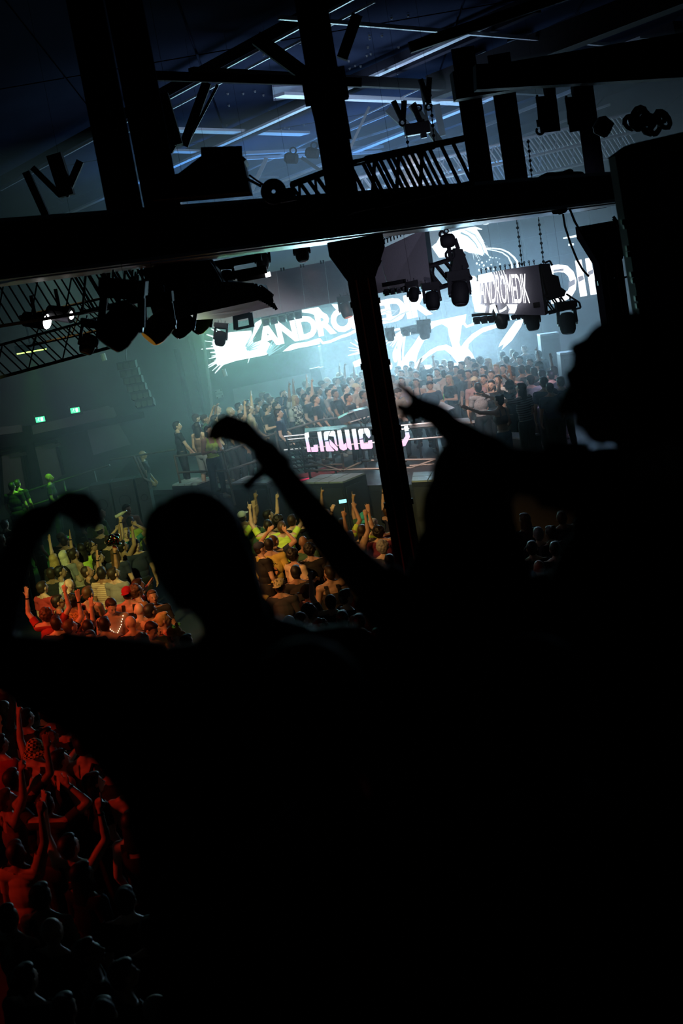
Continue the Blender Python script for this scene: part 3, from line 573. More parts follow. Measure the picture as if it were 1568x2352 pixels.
b = MB(); b.hexa([at(1252, 724, 28.4), at(1259, 720, 29), at(1259, 720, 29.2), at(1252, 724, 28.6), at(1236, 608, 28.4), at(1243, 604, 29), at(1243, 604, 29.2), at(1236, 608, 28.6)]); b.build('edge', M_black, b3)
truss(at(1252, 700, 28.6), at(1298, 688, 28.6), .34, 'short black truss at the right end of the screen box with letters', M_black, 3, .03)
t = thing('junction_box', at(1275, 650, 28.4), 'tall ragged black cable box right of the lettered screen box', 'box'); b = MB(); b.ngon([at(x, y, 28.4) for x, y in ((1246, 606), (1262, 605), (1268, 630), (1282, 634), (1288, 660), (1300, 668), (1296, 680), (1262, 690), (1252, 650))], (0, .3, 0)); b.build('case', M_black, t)
for q in (((1300, 675), (1330, 695), (1333, 707), (1312, 712)), ((1250, 604), (1262, 599), (1268, 610))): MB().tube([at(x, y, 28.3) for x, y in q], .02).build('cable', M_black, t)
for c, tp, w, lb in (((1303, 742), (1304, 760), 38, 'moving lamp at the right end under the lettered screen box'), ((1222, 738), (1226, 762), 32, 'square-headed moving lamp under the middle of the lettered screen box'), ((1152, 736), (1152, 748), 28, 'faint moving lamp under the left end of the lettered screen box')):
    moving_head(c, tp, 28.4, w, lb, top=(c[0]-4, c[1]-w*1.0), col=M_steel if w == 28 else None)
lampbar((1085, 738), (1135, 733), 29, 3, 'row of faint lamps under the left end of the lettered screen box'); lampbar((1172, 730), (1205, 727), 28.6, 3, 'row of faint lamps under the middle of the lettered screen box')
def chain(x0, y0, x1, y1, Y, lab):
    p, q_ = at(x0, y0, Y), at(x1, y1, Y); t = thing('chain', p, lab, 'chain'); n = int((q_-p).length/.085); b = MB()
    for i in range(n): c = p.lerp(q_, (i+.5)/n); b.torus(c, (1, 0, 0) if i % 2 else (0, 1, 0), .02, .012, 7, 4); b.lathe(c-(q_-p).normalized()*.045, c+(q_-p).normalized()*.045, [(0, .008), (1, .008)], 5)
    b.build('links', M_black, t)['kind'] = 'stuff'; return t
chain(1185, 497, 1199, 612, 28.4, 'thin chain to the middle of the lettered screen box, left of two'); chain(1235, 490, 1248, 606, 28.4, 'thin chain to the right end of the lettered screen box, right of two')
chain(1212, 320, 1222, 418, 27, 'chain hanging in the blue gap under the roof, right of the two pillars'); chain(925, 245, 938, 345, 26, 'chain hanging left of the roof hoist'); chain(985, 190, 998, 340, 26, 'chain hanging right behind the roof hoist')
def cable(pts, Y, r, lab): o = MB().tube([at(x, y, Y) for x, y in pts], r).build('cable', M_black); tagp(o, lab, 'cable')
cable([(1291, 482), (1297, 520), (1310, 560), (1325, 597), (1338, 620), (1352, 635)], 27, .02, 'black cable drooping from the beam across the giant letters')
cable([(1308, 480), (1320, 510), (1338, 540), (1345, 553), (1354, 558)], 17.2, .014, 'short black cable from the beam to the right column')
cable([(1410, 639), (1432, 638), (1454, 631)], 16, .012, 'thin cable strung from the right column to the dark partition')
for k, dx in enumerate((0, 5)): cable([(1408, 497+dx), (1422, 518+dx), (1436, 535+dx)], 15.5, .016, ('upper', 'lower')[k]+' black cable of the pair between capital and partition')
cable([(715, 238), (728, 290), (748, 400), (752, 440)], 14.7, .014, 'black cable hanging down the left side of the upper column')
cable([(781, 200), (789, 240), (803, 320)], 14.7, .02, 'black cable down the right side of the upper column')
cable([(778, 600), (790, 620), (797, 632)], 14.8, .014, 'short loose wire at the left of the column capital'); cable([(865, 600), (875, 598), (868, 612)], 14.8, .01, 'short loose wire at the right of the column capital')
t = thing('cable_lump', at(1283, 482, 17), 'lump of black cable knotted under the right end of the beam', 'cable'); 
for k in range(4): MB().torus(at(1278+k*4, 481-k*.8, 17), (rr.uniform(-1, 1), 1, rr.uniform(-1, 1)), .05, .02, 10, 5).build('coil', M_black, t)
# trusses and gear on and above the beam
truss(at(818, 428, 14.4), at(1040, 378, 15.2), .46, 'black lattice truss lying slanted above the beam right of the column', M_black, 8, .035)
truss(at(680, 458, 14.5), at(755, 430, 14.5), .3, 'end of a black truss left of the upper column', M_black, 4, .025)
truss(at(820, 432, 33), at(1460, 280, 33), .42, 'long pale truss under the roof, the upper of two', M_roofsteel, 34, .03)
truss(at(825, 462, 35), at(1460, 325, 35), .5, 'long pale truss under the roof, the lower of two', M_roofsteel, 34, .03)
t = thing('flight_case', at(500, 395, 13.5), 'big dark slanted equipment case standing on the beam at left', 'case'); b = MB()
b.ngon([at(x, y, 13.2) for x, y in ((350, 460), (352, 410), (410, 398), (470, 352), (548, 350), (566, 366), (560, 372), (574, 440))], (0, .8, 0)); b.build('body', M_black, t)
rod('lid', at(462, 352, 13.1), at(556, 349, 13.1), 0, M_steel, t, square=(.08, .1)); rod('latch', at(480, 386, 13.1), at(527, 368, 13.1), .014, M_alu, t)
t = thing('cable_reel', at(628, 437, 13.5), 'round black cable reel with a small hole standing on the beam', 'reel'); p = at(628, 440, 13.4)
MB().torus(p, (0, 1, 0), .068, .05, 22, 10).build('reel', M_black, t, True); MB().torus(p, (0, 1, 0), .105, .014, 24, 6).build('rim', M_steel, t)
t = thing('junction_box', at(662, 447, 13.5), 'small black box between the cable reel and the upper column', 'box'); MB().box(at(660, 448, 13.5), (.075, .06, .06)).build('case', M_black, t); MB().box(at(672, 437, 13.5), (.03, .05, .012)).build('lid', M_black, t)
cable([(566, 410), (585, 420), (600, 428)], 13.4, .014, 'thin cable from the dark case to the cable reel'); cable([(572, 402), (590, 415), (604, 424)], 13.4, .01, 'second thin cable above it, from case to reel')
for x, y, w_, h_, lab in ((1258, 262, 25, 44, 'black hoist box with a big hook, left of the pair under the dark rafters'), (1322, 262, 22, 42, 'black hoist box without hook, right of the pair under the dark rafters')):
    Y = 18; t = thing('chain_hoist', at(x, y, Y), lab, 'hoist'); s = Y/FPX; b = MB(); b.hexa([at(x-w_+8, y+h_, Y), at(x+w_+4, y+h_-6, Y), at(x+w_+4, y+h_-6, Y+.3), at(x-w_+8, y+h_, Y+.3), at(x-w_-4, y-h_+4, Y), at(x+w_-6, y-h_, Y), at(x+w_-6, y-h_, Y+.3), at(x-w_-4, y-h_+4, Y+.3)]); b.build('motor', M_black, t)
    MB().lathe(at(x-8, y-h_-12, Y), at(x+14, y-h_-16, Y), [(0, .1), (.1, .13), (.9, .13), (1, .1)], 12).build('drum', M_black, t); rod('chain', at(x-w_, y-h_, Y), at(x-w_+6, y+h_-18, Y), .015, M_black, t)
    if x < 1300: MB().torus(at(1240, 300, Y), (0, 1, 0), .045, .015, 12, 6, .75).build('hook', M_black, t); rod('hook_block', at(1236, 275, Y), at(1239, 291, Y), .03, M_black, t)
t = thing('follow_spot', at(1400, 290, 20), 'dark lamp shape under the right rafters with cables', 'stage lamp'); MB().lathe(at(1368, 280, 20), at(1398, 300, 20), [(0, .08), (.3, .14), (1, .12)], 12).build('housing', M_black, t); MB().lathe(at(1398, 300, 20), at(1400, 301, 20), [(0, .1), (1, .09)], 12).build('lens', M_steel, t)
t = thing('cable_pile', at(1485, 285, 17), 'tangled pile of cables and gear in shadow at upper right', 'cable'); 
for k in range(9): MB().torus(at(1450+k*9, 272+rr.uniform(-6, 16), 17), (rr.uniform(-1, 1), 1, rr.uniform(-1, 1)), rr.uniform(.06, .12), .03, 10, 5).build('coil', M_black, t)
t = thing('cable_pile', at(1290, 405, 17.4), 'low heap of coiled cable lying on top of the beam at right', 'cable')
for k in range(7): MB().torus(at(1258+k*9, 411+rr.uniform(-4, 2)-k*1.5, 17.3), (rr.uniform(-.4, .4), rr.uniform(-.4, .4), 1), rr.uniform(.08, .15), .022, 14, 5).build('coil', M_black, t)
t = thing('roof_hoist', at(960, 295, 26), 'dark hoist and winch with straps hanging from the roof, in the blue gap', 'hoist'); MB().box(at(957, 296, 26), (.22, .15, .1)).build('winch', M_steel, t); MB().box(at(970, 296, 26), (.05, .08, .16)).build('bracket', M_steel, t)
for a in ((965, 182, 985, 238), (986, 178, 982, 236), (903, 232, 924, 276), (928, 232, 925, 276), (948, 240, 966, 282)): rod('strap', at(a[0], a[1], 26), at(a[2], a[3], 26), .05, M_steel, t)
for x, y in ((984, 246), (924, 282), (961, 248)): MB().torus(at(x, y, 26), (0, 1, 0), .05, .02, 10, 5).build('hook', M_steel, t)
for x, y, lab in ((655, 362, 'small dark clamp lamp on the pale roof strip, left one'), (703, 350, 'small dark clamp lamp on the pale roof strip, right one')):
    t = thing('clamp_lamp', at(x, y, 33), lab, 'stage lamp'); p = at(x, y, 33); MB().lathe(p, p+V((.25, -.1, -.08)), [(0, .09), (.2, .13), (1, .11)], 10).build('housing', M_black, t); MB().torus(p+V((.2, 0, .12)), (0, 1, 0), .07, .02, 10, 5).build('clamp', M_black, t)
# ================= stage, booth, speakers, rails
SZ = 1.3
t = thing('stage', (1, 38, 0), 'raised dark stage deck under the crowd behind the booth', 'stage')
b = MB(); b.ngon([(-6.2, 37.8, SZ), (2.6, 29.26, SZ), (9, 29.0, SZ), (9, 44.9, SZ), (-6.2, 44.9, SZ)], (0, 0, -.12)); b.build('deck', M_wood, t)
b = MB(); 
for x in range(-6, 9, 1): b.box((x+.3, max(29.6, 32.1-.97*x), .6), (.04, .04, .58))
o = b.build('support_legs', M_steel, t); o['kind'] = 'stuff'
for p, q in (((-6.2, 37.8), (2.6, 29.26)), ((2.6, 29.26), (9, 29.0))):
    MB().hexa([V((*p, .02)), V((*q, .02)), V((q[0], q[1]+.04, .02)), V((p[0], p[1]+.04, .02)), V((*p, 1.17)), V((*q, 1.17)), V((q[0], q[1]+.04, 1.17)), V((p[0], p[1]+.04, 1.17))]).build('skirt', M_box, t)
MB().ngon([onz(x, y, SZ+.01) for x, y in ((668, 1096), (772, 1066), (800, 1076), (735, 1098))], (0, 0, .012)).build('red_carpet', mat('red_carpet', (.3, .03, .04), .9), t)
tagp(rod('edge_strip', onz(668, 1108, SZ+.02), onz(712, 1098, SZ+.02), .018, glow('red_edge', (1, .05, .15), .7), t), 'glowing red edge strip')
b = thing('stage_fascia', at(885, 1125, 31.8), 'pale violet-grey front panel of the stage beside the middle column', 'panel')
MB().ngon([at(x, y, 31.7) for x, y in ((840, 1112), (940, 1085), (948, 1148), (853, 1155))], (0, .05, 0)).build('sheet', mat('violet_panel', (.22, .22, .3), .5), b)
for x in (872, 908): rod('seam', at(x, 1104-(x-872)*.25, 31.66), at(x+8, 1153, 31.66), .012, M_frame, b)
def subbox(q, lab, zt=1.6, div=(4, 2), hgt=1.6, lid=M_lid, front=True):
    c = [onz(x, y, zt) for x, y in q]   # TL TR BR BL seen from above
    t = thing('speaker_stack', V(((c[0].x+c[2].x)/2, (c[0].y+c[2].y)/2, 0)), lab, 'speaker')
    b = MB(); b.hexa([V((p.x, p.y, zt-hgt+.005)) for p in (c[3], c[2], c[1], c[0])]+[V((p.x, p.y, zt-.03)) for p in (c[3], c[2], c[1], c[0])]); b.build('cabinet', M_box, t)
    for i in range(div[0]):
        for j in range(div[1]):
            e = .012; a = [bil(c, u, v) for u, v in ((i/div[0]+e, j/div[1]+e), ((i+1)/div[0]-e, j/div[1]+e), ((i+1)/div[0]-e, (j+1)/div[1]-e), (i/div[0]+e, (j+1)/div[1]-e))]
            MB().ngon([p+V((0, 0, -.03)) for p in a], (0, 0, .035)).build('lid', lid, t)
    if front:
        for (A, B) in ((c[3], c[2]), (c[2], c[1])):
            d = (B-A); n = max(1, round(d.length/.8)); nn = V((d.y, -d.x, 0)).normalized()
            for i in range(n):
                for z0 in (.12, .85):
                    p, q_ = A+d*((i+.06)/n), A+d*((i+.94)/n); f = [V((p.x, p.y, z0)), V((q_.x, q_.y, z0)), V((q_.x, q_.y, z0+.62)), V((p.x, p.y, z0+.62))]
                    if z0+.62 < zt: MB().ngon([v+nn*.002 for v in f], nn*.02).build('grille', M_grill, t)
    return t
subbox(((428, 1098), (497, 1095), (452, 1112), (394, 1114)), 'speaker cabinet stack with flat grey lid, leftmost of the row before the stage', div=(2, 2))
subbox(((566, 1093), (650, 1092), (612, 1110), (528, 1111)), 'speaker stack with gridded grey lid behind the raised dark forearm', div=(3, 2))
subbox(((735, 1090), (839, 1086), (787, 1107), (689, 1109)), 'wide speaker stack with gridded pale lid just left of the middle column', div=(3, 2))
subbox(((948, 1085), (1040, 1080), (1020, 1102), (944, 1105)), 'speaker stack with grey lid just right of the middle column', div=(2, 2))
subbox(((1160, 992), (1240, 996), (1196, 1007), (1147, 1001)), 'low dark monitor box with a worn pale top, in front of the right stage crowd', 1.95, (1, 1), .65, mat('worn_top', (.3, .31, .33), .5, var=.6, scale=6))
for (x, y, w_, lab) in ((333, 1140, .55, 'tall grey speaker cabinet standing left of the stage, two grilles on its face'), (292, 1140, .5, 'dim speaker cabinet farther left beside the tall grey one'), (372, 1135, .3, 'narrow dim speaker cabinet between the grey one and the stage stack')):
    c = onz(x, y, .9); c = V((c.x, 34.6, 0)); t = thing('speaker_cabinet', c, lab, 'speaker'); MB().box(c+V((0, .3, .95)), (w_/2, .3, .945)).build('cabinet', mat('speaker_grey', (.05, .06, .065), .6), t)
    for z in (.5, 1.4): MB().box(c+V((0, -.012, z)), (w_*.38, .012, .36)).build('grille', M_grill, t); MB().torus(c+V((0, -.03, z)), (0, 1, 0), w_*.26, .012, 14, 5).build('driver_ring', M_steel, t)
# hanging line array at left
t = thing('line_array', at(312, 870, 37), 'tall curved line array of six speaker cabinets hanging at left in the haze', 'speaker')
for k in range(6):
    p = at(292+k*6.5+k*k*.35, 838+k*17.5, 37); R = Matrix.Rotation(math.radians(-3*k), 3, 'X'); MB().box(p, (.24, .22, .092), R).build('cabinet', mat('array_grey', (.02, .022, .025), .8), t)
    for s in (-1, 0, 1): MB().box(p+V((s*.15, -.225, 0)), (.055, .01, .07), R).build('grille', M_grill, t)
rod('rigging', at(285, 700, 37), at(290, 828, 37), .015, M_steel, t)
# DJ booth: truss table, sign, wedges
YB = 33.2
t = thing('booth_table', at(820, 1000, YB), 'booth desk built of lattice truss with a pale top, behind the lit sign', 'desk')
TA, TB = at(652, 1003, YB+.3), at(1040, 968, YB+.0)
def rods(par, lst, Y, r, m, nm='tube'):
    for x0, y0, x1, y1 in lst: rod(nm, at(x0, y0, Y), at(x1, y1, Y), r, m, par)
rods(t, ((652, 1003, 1045, 966), (652, 1034, 1045, 1001), (660, 1010, 1045, 975)), YB+.25, .028, M_alu, 'chord')
for i in range(26):
    x = 655+i*15; y = 1004-(x-652)*.094; rod('brace', at(x, y, YB+.25), at(x+15 if i % 2 else x+8, y+31, YB+.25), .014, M_steel, t, 5)
MB().ngon([at(x, y, Y) for x, y, Y in ((940, 978, YB), (1100, 966, YB), (1096, 958, YB+1.1), (938, 968, YB+1.1))], (0, 0, -.05)).build('table_top', M_lid, t)
MB().ngon([at(x, y, Y) for x, y, Y in ((700, 992, YB+.1), (870, 978, YB+.1), (862, 970, YB+1), (700, 984, YB+1))], (0, 0, -.05)).build('table_top', M_box, t)
for (x, y) in ((955, 968), (985, 965), (1015, 962)): MB().box(at(x, y, YB+.4), (.12, .14, .035)).build('mixer_deck', M_black, t); MB().lathe(at(x, y, YB+.4)+V((0, 0, .03)), at(x, y, YB+.4)+V((0, 0, .05)), [(0, .07), (1, .07)], 14).build('jog_wheel', M_alu, t)
for x in (662, 700, 760, 830, 960, 1000, 1040): 
    p = at(x, 1030-(x-652)*.088, YB+.3); rod('leg', p, V((p.x, p.y, SZ)), .03, M_steel, t)
t = thing('scaffold_base', at(790, 1070, 32.6), 'bare scaffold tubes crossing in front of the booth below the lit sign', 'scaffold'); M_tube = mat('scaffold_tube', (.34, .3, .27), .4, .6)
rods(t, ((708, 1058, 783, 1081), (700, 1081, 1000, 1073), (785, 1042, 789, 1084), (793, 1078, 830, 1061), (700, 1070, 785, 1066), (832, 1058, 1000, 1055), (940, 1076, 1000, 1055), (940, 1070, 1000, 1066)), 32.6, .03, M_tube)
t = thing('truss_stack', at(705, 1050, 33), 'stack of short truss pieces left of the booth under the first letters', 'truss')
for k in range(7):
    y = 1012+k*10; rods(t, ((655+k*2, y+4, 712+k*2, y-1),), 33+.1*(k % 2), .025, M_steel, 'chord')
    for j in range(5): rods(t, ((656+k*2+j*12, y+4, 664+k*2+j*12, y+12),), 33, .014, M_steel, 'brace')
for x in (660, 690, 716): rods(t, ((x, 1010, x+12, 1085),), 33, .03, M_steel, 'upright')
# the lit letters
sg = thing('lit_sign', at(820, 1005, 32.4), 'big lit letters, white fading to blue and pink, across the booth front', 'sign')
m, nt, p_ = nodes('sign_gradient'); tc = nt.nodes.new('ShaderNodeTexCoord'); sp = nt.nodes.new('ShaderNodeSeparateXYZ'); mr = nt.nodes.new('ShaderNodeMapRange'); cr = nt.nodes.new('ShaderNodeValToRGB')
nt.links.new(tc.outputs['Object'], sp.inputs[0]); nt.links.new(sp.outputs['Z'], mr.inputs[0]); mr.inputs[1].default_value = -.24; mr.inputs[2].default_value = .24; nt.links.new(mr.outputs[0], cr.inputs[0])
e = cr.color_ramp.elements; e[0].color = (1, .55, .82, 1); e[0].position = .0; e[1].color = (1, 1, 1, 1); e[1].position = 1
for pos, col in ((.3, (.9, .58, .9, 1)), (.47, (.6, .66, 1, 1)), (.6, (.75, .9, 1, 1)), (.72, (1, 1, 1, 1))): k = e.new(pos); k.color = col
nt.links.new(cr.outputs[0], p_.inputs['Emission Color']); p_.inputs['Emission Strength'].default_value = 1.5; p_.inputs['Base Color'].default_value = (.1, .1, .1, 1)
LET = {'L': [[(105, 205), (115, 192), (160, 185), (168, 245), (152, 255), (190, 435), (145, 437)], [(190, 378), (225, 372), (222, 350), (275, 342), (285, 425), (272, 435), (197, 436)]],
 'I': [[(270, 182), (320, 175), (362, 430), (315, 432)]],
 'Q': [[(352, 200), (365, 178), (440, 170), (410, 230), (408, 285), (362, 290)], [(370, 305), (415, 302), (430, 350), (490, 420), (480, 429), (400, 430), (385, 420)], [(425, 270), (535, 385), (535, 420), (515, 422), (433, 348)], [(415, 232), (450, 170), (480, 165), (500, 180), (532, 368), (497, 328), (484, 240)]],
 'U': [[(525, 162), (577, 156), (610, 345), (640, 318), (655, 385), (650, 405), (610, 418), (570, 405), (555, 380)], [(622, 155), (677, 150), (720, 408), (695, 411), (657, 378)]],
 'i': [[(710, 145), (765, 140), (803, 405), (755, 408)]],
 'C': [[(795, 165), (810, 142), (862, 138), (870, 200), (855, 205), (858, 262), (812, 270)], [(870, 135), (920, 130), (945, 165), (957, 230), (935, 265), (893, 215), (903, 202), (880, 200)], [(815, 280), (860, 277), (870, 330), (925, 325), (925, 292), (975, 285), (985, 375), (970, 395), (850, 402), (830, 390)]],
 'J': [[(980, 128), (1030, 122), (1072, 390), (1025, 393)]], 'T': [[(1052, 125), (1190, 112), (1198, 165), (1060, 178)], [(1105, 180), (1150, 176), (1188, 380), (1140, 384)]],
 'Y': [[(1235, 112), (1285, 108), (1300, 180), (1330, 215), (1352, 300), (1318, 300), (1255, 235)], [(1385, 115), (1397, 103), (1435, 97), (1448, 165), (1396, 176)], [(1400, 186), (1450, 182), (1462, 245), (1405, 357), (1352, 370), (1345, 300), (1360, 300), (1404, 236)]]}
SP = (680, 960); cen = at(820, 1008, 32.3)
for ch_, polys in LET.items():
    bf, bs = MB(), MB(); letters = []
    for q in polys:
        w_ = [at(SP[0]+x/5.6, SP[1]+y/5.6, 32.3) for x, y in q]; bf.add(w_, [tuple(range(len(w_)))])
        c_ = sum(w_, V())/len(w_); bs.ngon([p+V((0, .006, 0))+(p-c_)*.03 for p in w_], (0.0, .07, 0))
    par = bs.build('letter', M_steel, sg)
    # face mesh origin on the sign centre line so the colour fade follows the height of the letter
    base = at(SP[0]+sum(x for x, _ in polys[0])/len(polys[0])/5.6, SP[1]+(312-(sum(x for x, _ in polys[0])/len(polys[0])-200)*.068-30)/5.6, 32.3)
    me_v = [v-base for v in bf.v]; me = bpy.data.meshes.new('letter_face'); me.from_pydata([tuple(v) for v in me_v], [], bf.f); me.materials.append(m)
    put(bpy.data.objects.new('letter_face', me), Matrix.Translation(base), par)
# wedge monitors on the booth
t = thing('wedge_speaker', at(812, 955, 33.6), 'pair of tilted wedge speakers strapped side by side on the booth table', 'speaker')
for q in (((784, 975), (777, 962), (800, 950), (806, 966)), ((802, 948), (845, 937), (856, 960), (812, 972))):
    MB().ngon([at(x, y, 33.6) for x, y in q], (0, .45, 0)).build('cabinet', mat('wedge_grey', (.07, .08, .1), .5), t)
for x0, y0, x1, y1 in ((797, 951, 812, 945), (812, 945, 830, 978), (804, 970, 848, 957), (845, 937, 853, 956)): rod('strap', at(x0, y0, 33.55), at(x1, y1, 33.55), .022, M_alu, t)
t = thing('plant_lamp', at(838, 966, 33.4), 'small dark spiky lamp on the booth beside the wedges', 'lamp'); 
for k in range(7): rod('spike', at(838, 972, 33.4), at(838+12*math.cos(k), 964+8*math.sin(k), 33.4), .02, M_black, t)
rod('stem', at(838, 966, 33.4), at(840, 990, 33.4), .015, M_black, t)
t = thing('laptop_screen', at(1040, 940, 33.4), 'tilted pale equipment lid on the right end of the booth', 'equipment'); MB().ngon([at(x, y, Y) for x, y, Y in ((1012, 922, 33.2), (1044, 936, 33.2), (1028, 943, 32.8), (1004, 935, 32.8))], (0, .03, -.03)).build('lid', M_lid, t)
MB().ngon([at(x, y, Y) for x, y, Y in ((1010, 938, 33.3), (1036, 943, 33.3), (1030, 958, 33.3), (1010, 955, 33.3))], (0, .3, 0)).build('body', M_black, t)
# rails round the stage
def railing(lab, bars, Yf, m=M_tube, r=.028):
    t = thing('railing', at(*bars[0][:2], Yf(bars[0])[0]), lab, 'railing')
    for q in bars: Y0, Y1 = Yf(q); rod('rail' if abs(q[0]-q[2]) > 18 and abs(q[1]-q[3]) < abs(q[0]-q[2]) else 'post', at(q[0], q[1], Y0), at(q[2], q[3], Y1), r, m, t)
    return t
Yr = lambda q: tuple(32.6+abs(x-516)/(738-516)*3.2*.8 if x > 516 else 32.6+(516-x)*.006 for x in (q[0], q[2]))
railing('scaffold tube railing round the left stage crowd, with clamps and posts', ((400, 1048, 516, 1037), (516, 1037, 634, 995), (634, 995, 740, 964), (410, 1085, 521, 1081), (521, 1081, 634, 1044), (509, 1028, 540, 1160), (632, 990, 645, 1062), (400, 1045, 414, 1110), (740, 964, 870, 950)), Yr)
M_dimr = mat('dim_rail', (.2, .2, .22), .5, .4)
railing('long handrail sloping down at far left behind the crowd', ((22, 1141, 252, 1068), (28, 1175, 258, 1102), (145, 1102, 152, 1130), (22, 1141, 30, 1200), (252, 1056, 402, 1033), (215, 1080, 224, 1115)), lambda q: (37, 36) if q[0] < 250 else (36, 35), M_dimr, .022)
railing('angled stair rail between the far speakers and the stage', ((307, 1048, 330, 1098), (330, 1098, 344, 1106), (344, 1105, 346, 1122), (315, 1050, 338, 1095)), lambda q: (34.5, 34.5), M_dimr, .03)
railing('short rail by the cymbal-like box in front of the right stage crowd', ((1068, 936, 1110, 933), (1240, 1003, 1300, 1001), (1150, 982, 1182, 978)), lambda q: (33, 33), M_tube, .025)
# upright speakers right
for q, Y, lab in ((((1240, 773), (1284, 767), (1296, 868), (1252, 874)), 39, 'tall grey upright speaker with a pale top edge, right behind the stage crowd'), (((1286, 816), (1345, 808), (1356, 905), (1298, 912)), 36, 'dark upright speaker half behind the curly-haired man')):
    t = thing('upright_speaker', at(*q[0], Y), lab, 'speaker'); w_ = [at(x, y, Y) for x, y in q]; w_[2] = V((w_[2].x-.05, w_[2].y, SZ+.002)); w_[3] = V((w_[3].x-.05, w_[3].y, SZ+.002))
    MB().ngon(w_, (0, .5, 0)).build('cabinet', mat('upright_grey', (.10, .10, .12), .6), t); MB().ngon([w_[0]+V((0, 0, 0)), w_[1], w_[1]+V((0, 0, .05)), w_[0]+V((0, 0, .05))], (0, .5, 0)).build('top_edge', M_lid, t)
    MB().ngon([w_[0].lerp(w_[1], .12)+V((0, -.02, -.1)), w_[0].lerp(w_[1], .93)+V((0, -.02, -.1)), w_[3].lerp(w_[2], .93)+V((0, -.02, .1)), w_[3].lerp(w_[2], .12)+V((0, -.02, .1))], (0, .02, 0)).build('grille', M_grill, t)
# ================= haze
hz = MB().box((3, 36, 4.7), (9.2, 8.9, 4.65)).build('haze', bpy.data.materials.new('haze'))
hz2 = MB().box((-11.3, 36, 4.7), (5, 8.9, 4.65)).build('haze', bpy.data.materials.new('thin_haze'))
for hz_, dn_, lab_ in ((hz, HAZE, 'smoke haze filling the stage end of the hall'), (hz2, HAZE*.2, 'thinner haze over the far left side of the hall')):
  hm = hz_.data.materials[0]; hm.use_nodes = True; hn = hm.node_tree; hn.nodes.remove(hn.nodes['Principled BSDF'])
  vs_ = hn.nodes.new('ShaderNodeVolumeScatter'); vs_.inputs['Density'].default_value = dn_; vs_.inputs['Anisotropy'].default_value = .35; vs_.inputs['Color'].default_value = (.9, .95, 1, 1)
  hn.links.new(vs_.outputs[0], hn.nodes['Material Output'].inputs['Volume']); tagp(hz_, lab_, 'haze', kind='stuff')
# ---------------- people: tapered limbs fused into one continuous surface per body
class Fig:
    def __init__(s): s.v = []; s.f = []; s.pc = []   # pieces: tag, p, q, r1, r2, t-range
    def caps(s, tag, p, q, r1, r2, n=12):
        p, q = V(p), V(q); d = q-p; L = d.length
        if L < 1e-6: d = V((0, 0, 1e-3)); L = 1e-3; q = p+d
        z = d/L; x = z.orthogonal().normalized(); y = z.cross(x); k = len(s.v)
        prof = [(-r1*math.cos(a), r1*math.sin(a)) for a in (.25, .7, 1.15)]+[(0, r1), (L, r2)]+[(L+r2*math.cos(a), r2*math.sin(a)) for a in (1.15, .7, .25)]
        for h, r in prof:
            for i in range(n):
                a = 2*math.pi*i/n; s.v.append(p+z*h+(x*math.cos(a)+y*math.sin(a))*r)
        m = len(prof)
        for j in range(m-1):
            for i in range(n): s.f.append((k+j*n+i, k+j*n+(i+1) % n, k+(j+1)*n+(i+1) % n, k+(j+1)*n+i))
        s.f.append(tuple(k+i for i in range(n))[::-1]); s.f.append(tuple(k+(m-1)*n+i for i in range(n)))
        s.pc.append((tag, p, q, r1, r2)); return s
    def ell(s, tag, c, rad, R=None, n=14, m=9):
        c = V(c); R = R or Matrix.Identity(3); k = len(s.v)
        for j in range(1, m):
            th = math.pi*j/m
            for i in range(n):
                a = 2*math.pi*i/n
                s.v.append(c+R @ V((rad[0]*math.sin(th)*math.cos(a), rad[1]*math.sin(th)*math.sin(a), rad[2]*math.cos(th))))
        top = len(s.v); s.v.append(c+R @ V((0, 0, rad[2]))); s.v.append(c-R @ V((0, 0, rad[2])))
        for j in range(m-2):
            for i in range(n): s.f.append((k+j*n+i, k+(j+1)*n+i, k+(j+1)*n+(i+1) % n, k+j*n+(i+1) % n))
        for i in range(n):
            s.f.append((top, k+i, k+(i+1) % n)); s.f.append((top+1, k+(m-2)*n+(i+1) % n, k+(m-2)*n+i))
        a = R @ V((0, 0, 1)); h = max(0, rad[2]-min(rad[:2])); r = (rad[0]+rad[1])/2
        s.pc.append((tag, c-a*h, c+a*h, r, r)); return s
def fuse(fig, voxel, smooth=3, keep=False, ratio=None):
    me = bpy.data.meshes.new('body'); me.from_pydata([tuple(v) for v in fig.v], [], fig.f)
    o = bpy.data.objects.new('tmp', me); C.objects.link(o)
    r = o.modifiers.new('r', 'REMESH'); r.mode = 'VOXEL'; r.voxel_size = voxel; r.use_smooth_shade = True
    if smooth:
        sm = o.modifiers.new('s', 'SMOOTH'); sm.factor = .5; sm.iterations = smooth
    if ratio:
        dc = o.modifiers.new('d', 'DECIMATE'); dc.ratio = ratio
    dg = bpy.context.evaluated_depsgraph_get(); dg.update()
    out = bpy.data.meshes.new_from_object(o.evaluated_get(dg)); bpy.data.objects.remove(o); bpy.data.meshes.remove(me)
    out.name = 'body'; out.polygons.foreach_set('use_smooth', [True]*len(out.polygons)); out.materials.clear(); return out
def basis(d, n):                       # forward d, normal n -> (side, forward, normal)
    d = V(d).normalized(); n = V(n); n = (n-d*n.dot(d))
    n = n.normalized() if n.length > 1e-5 else d.orthogonal().normalized(); return d.cross(n), d, n
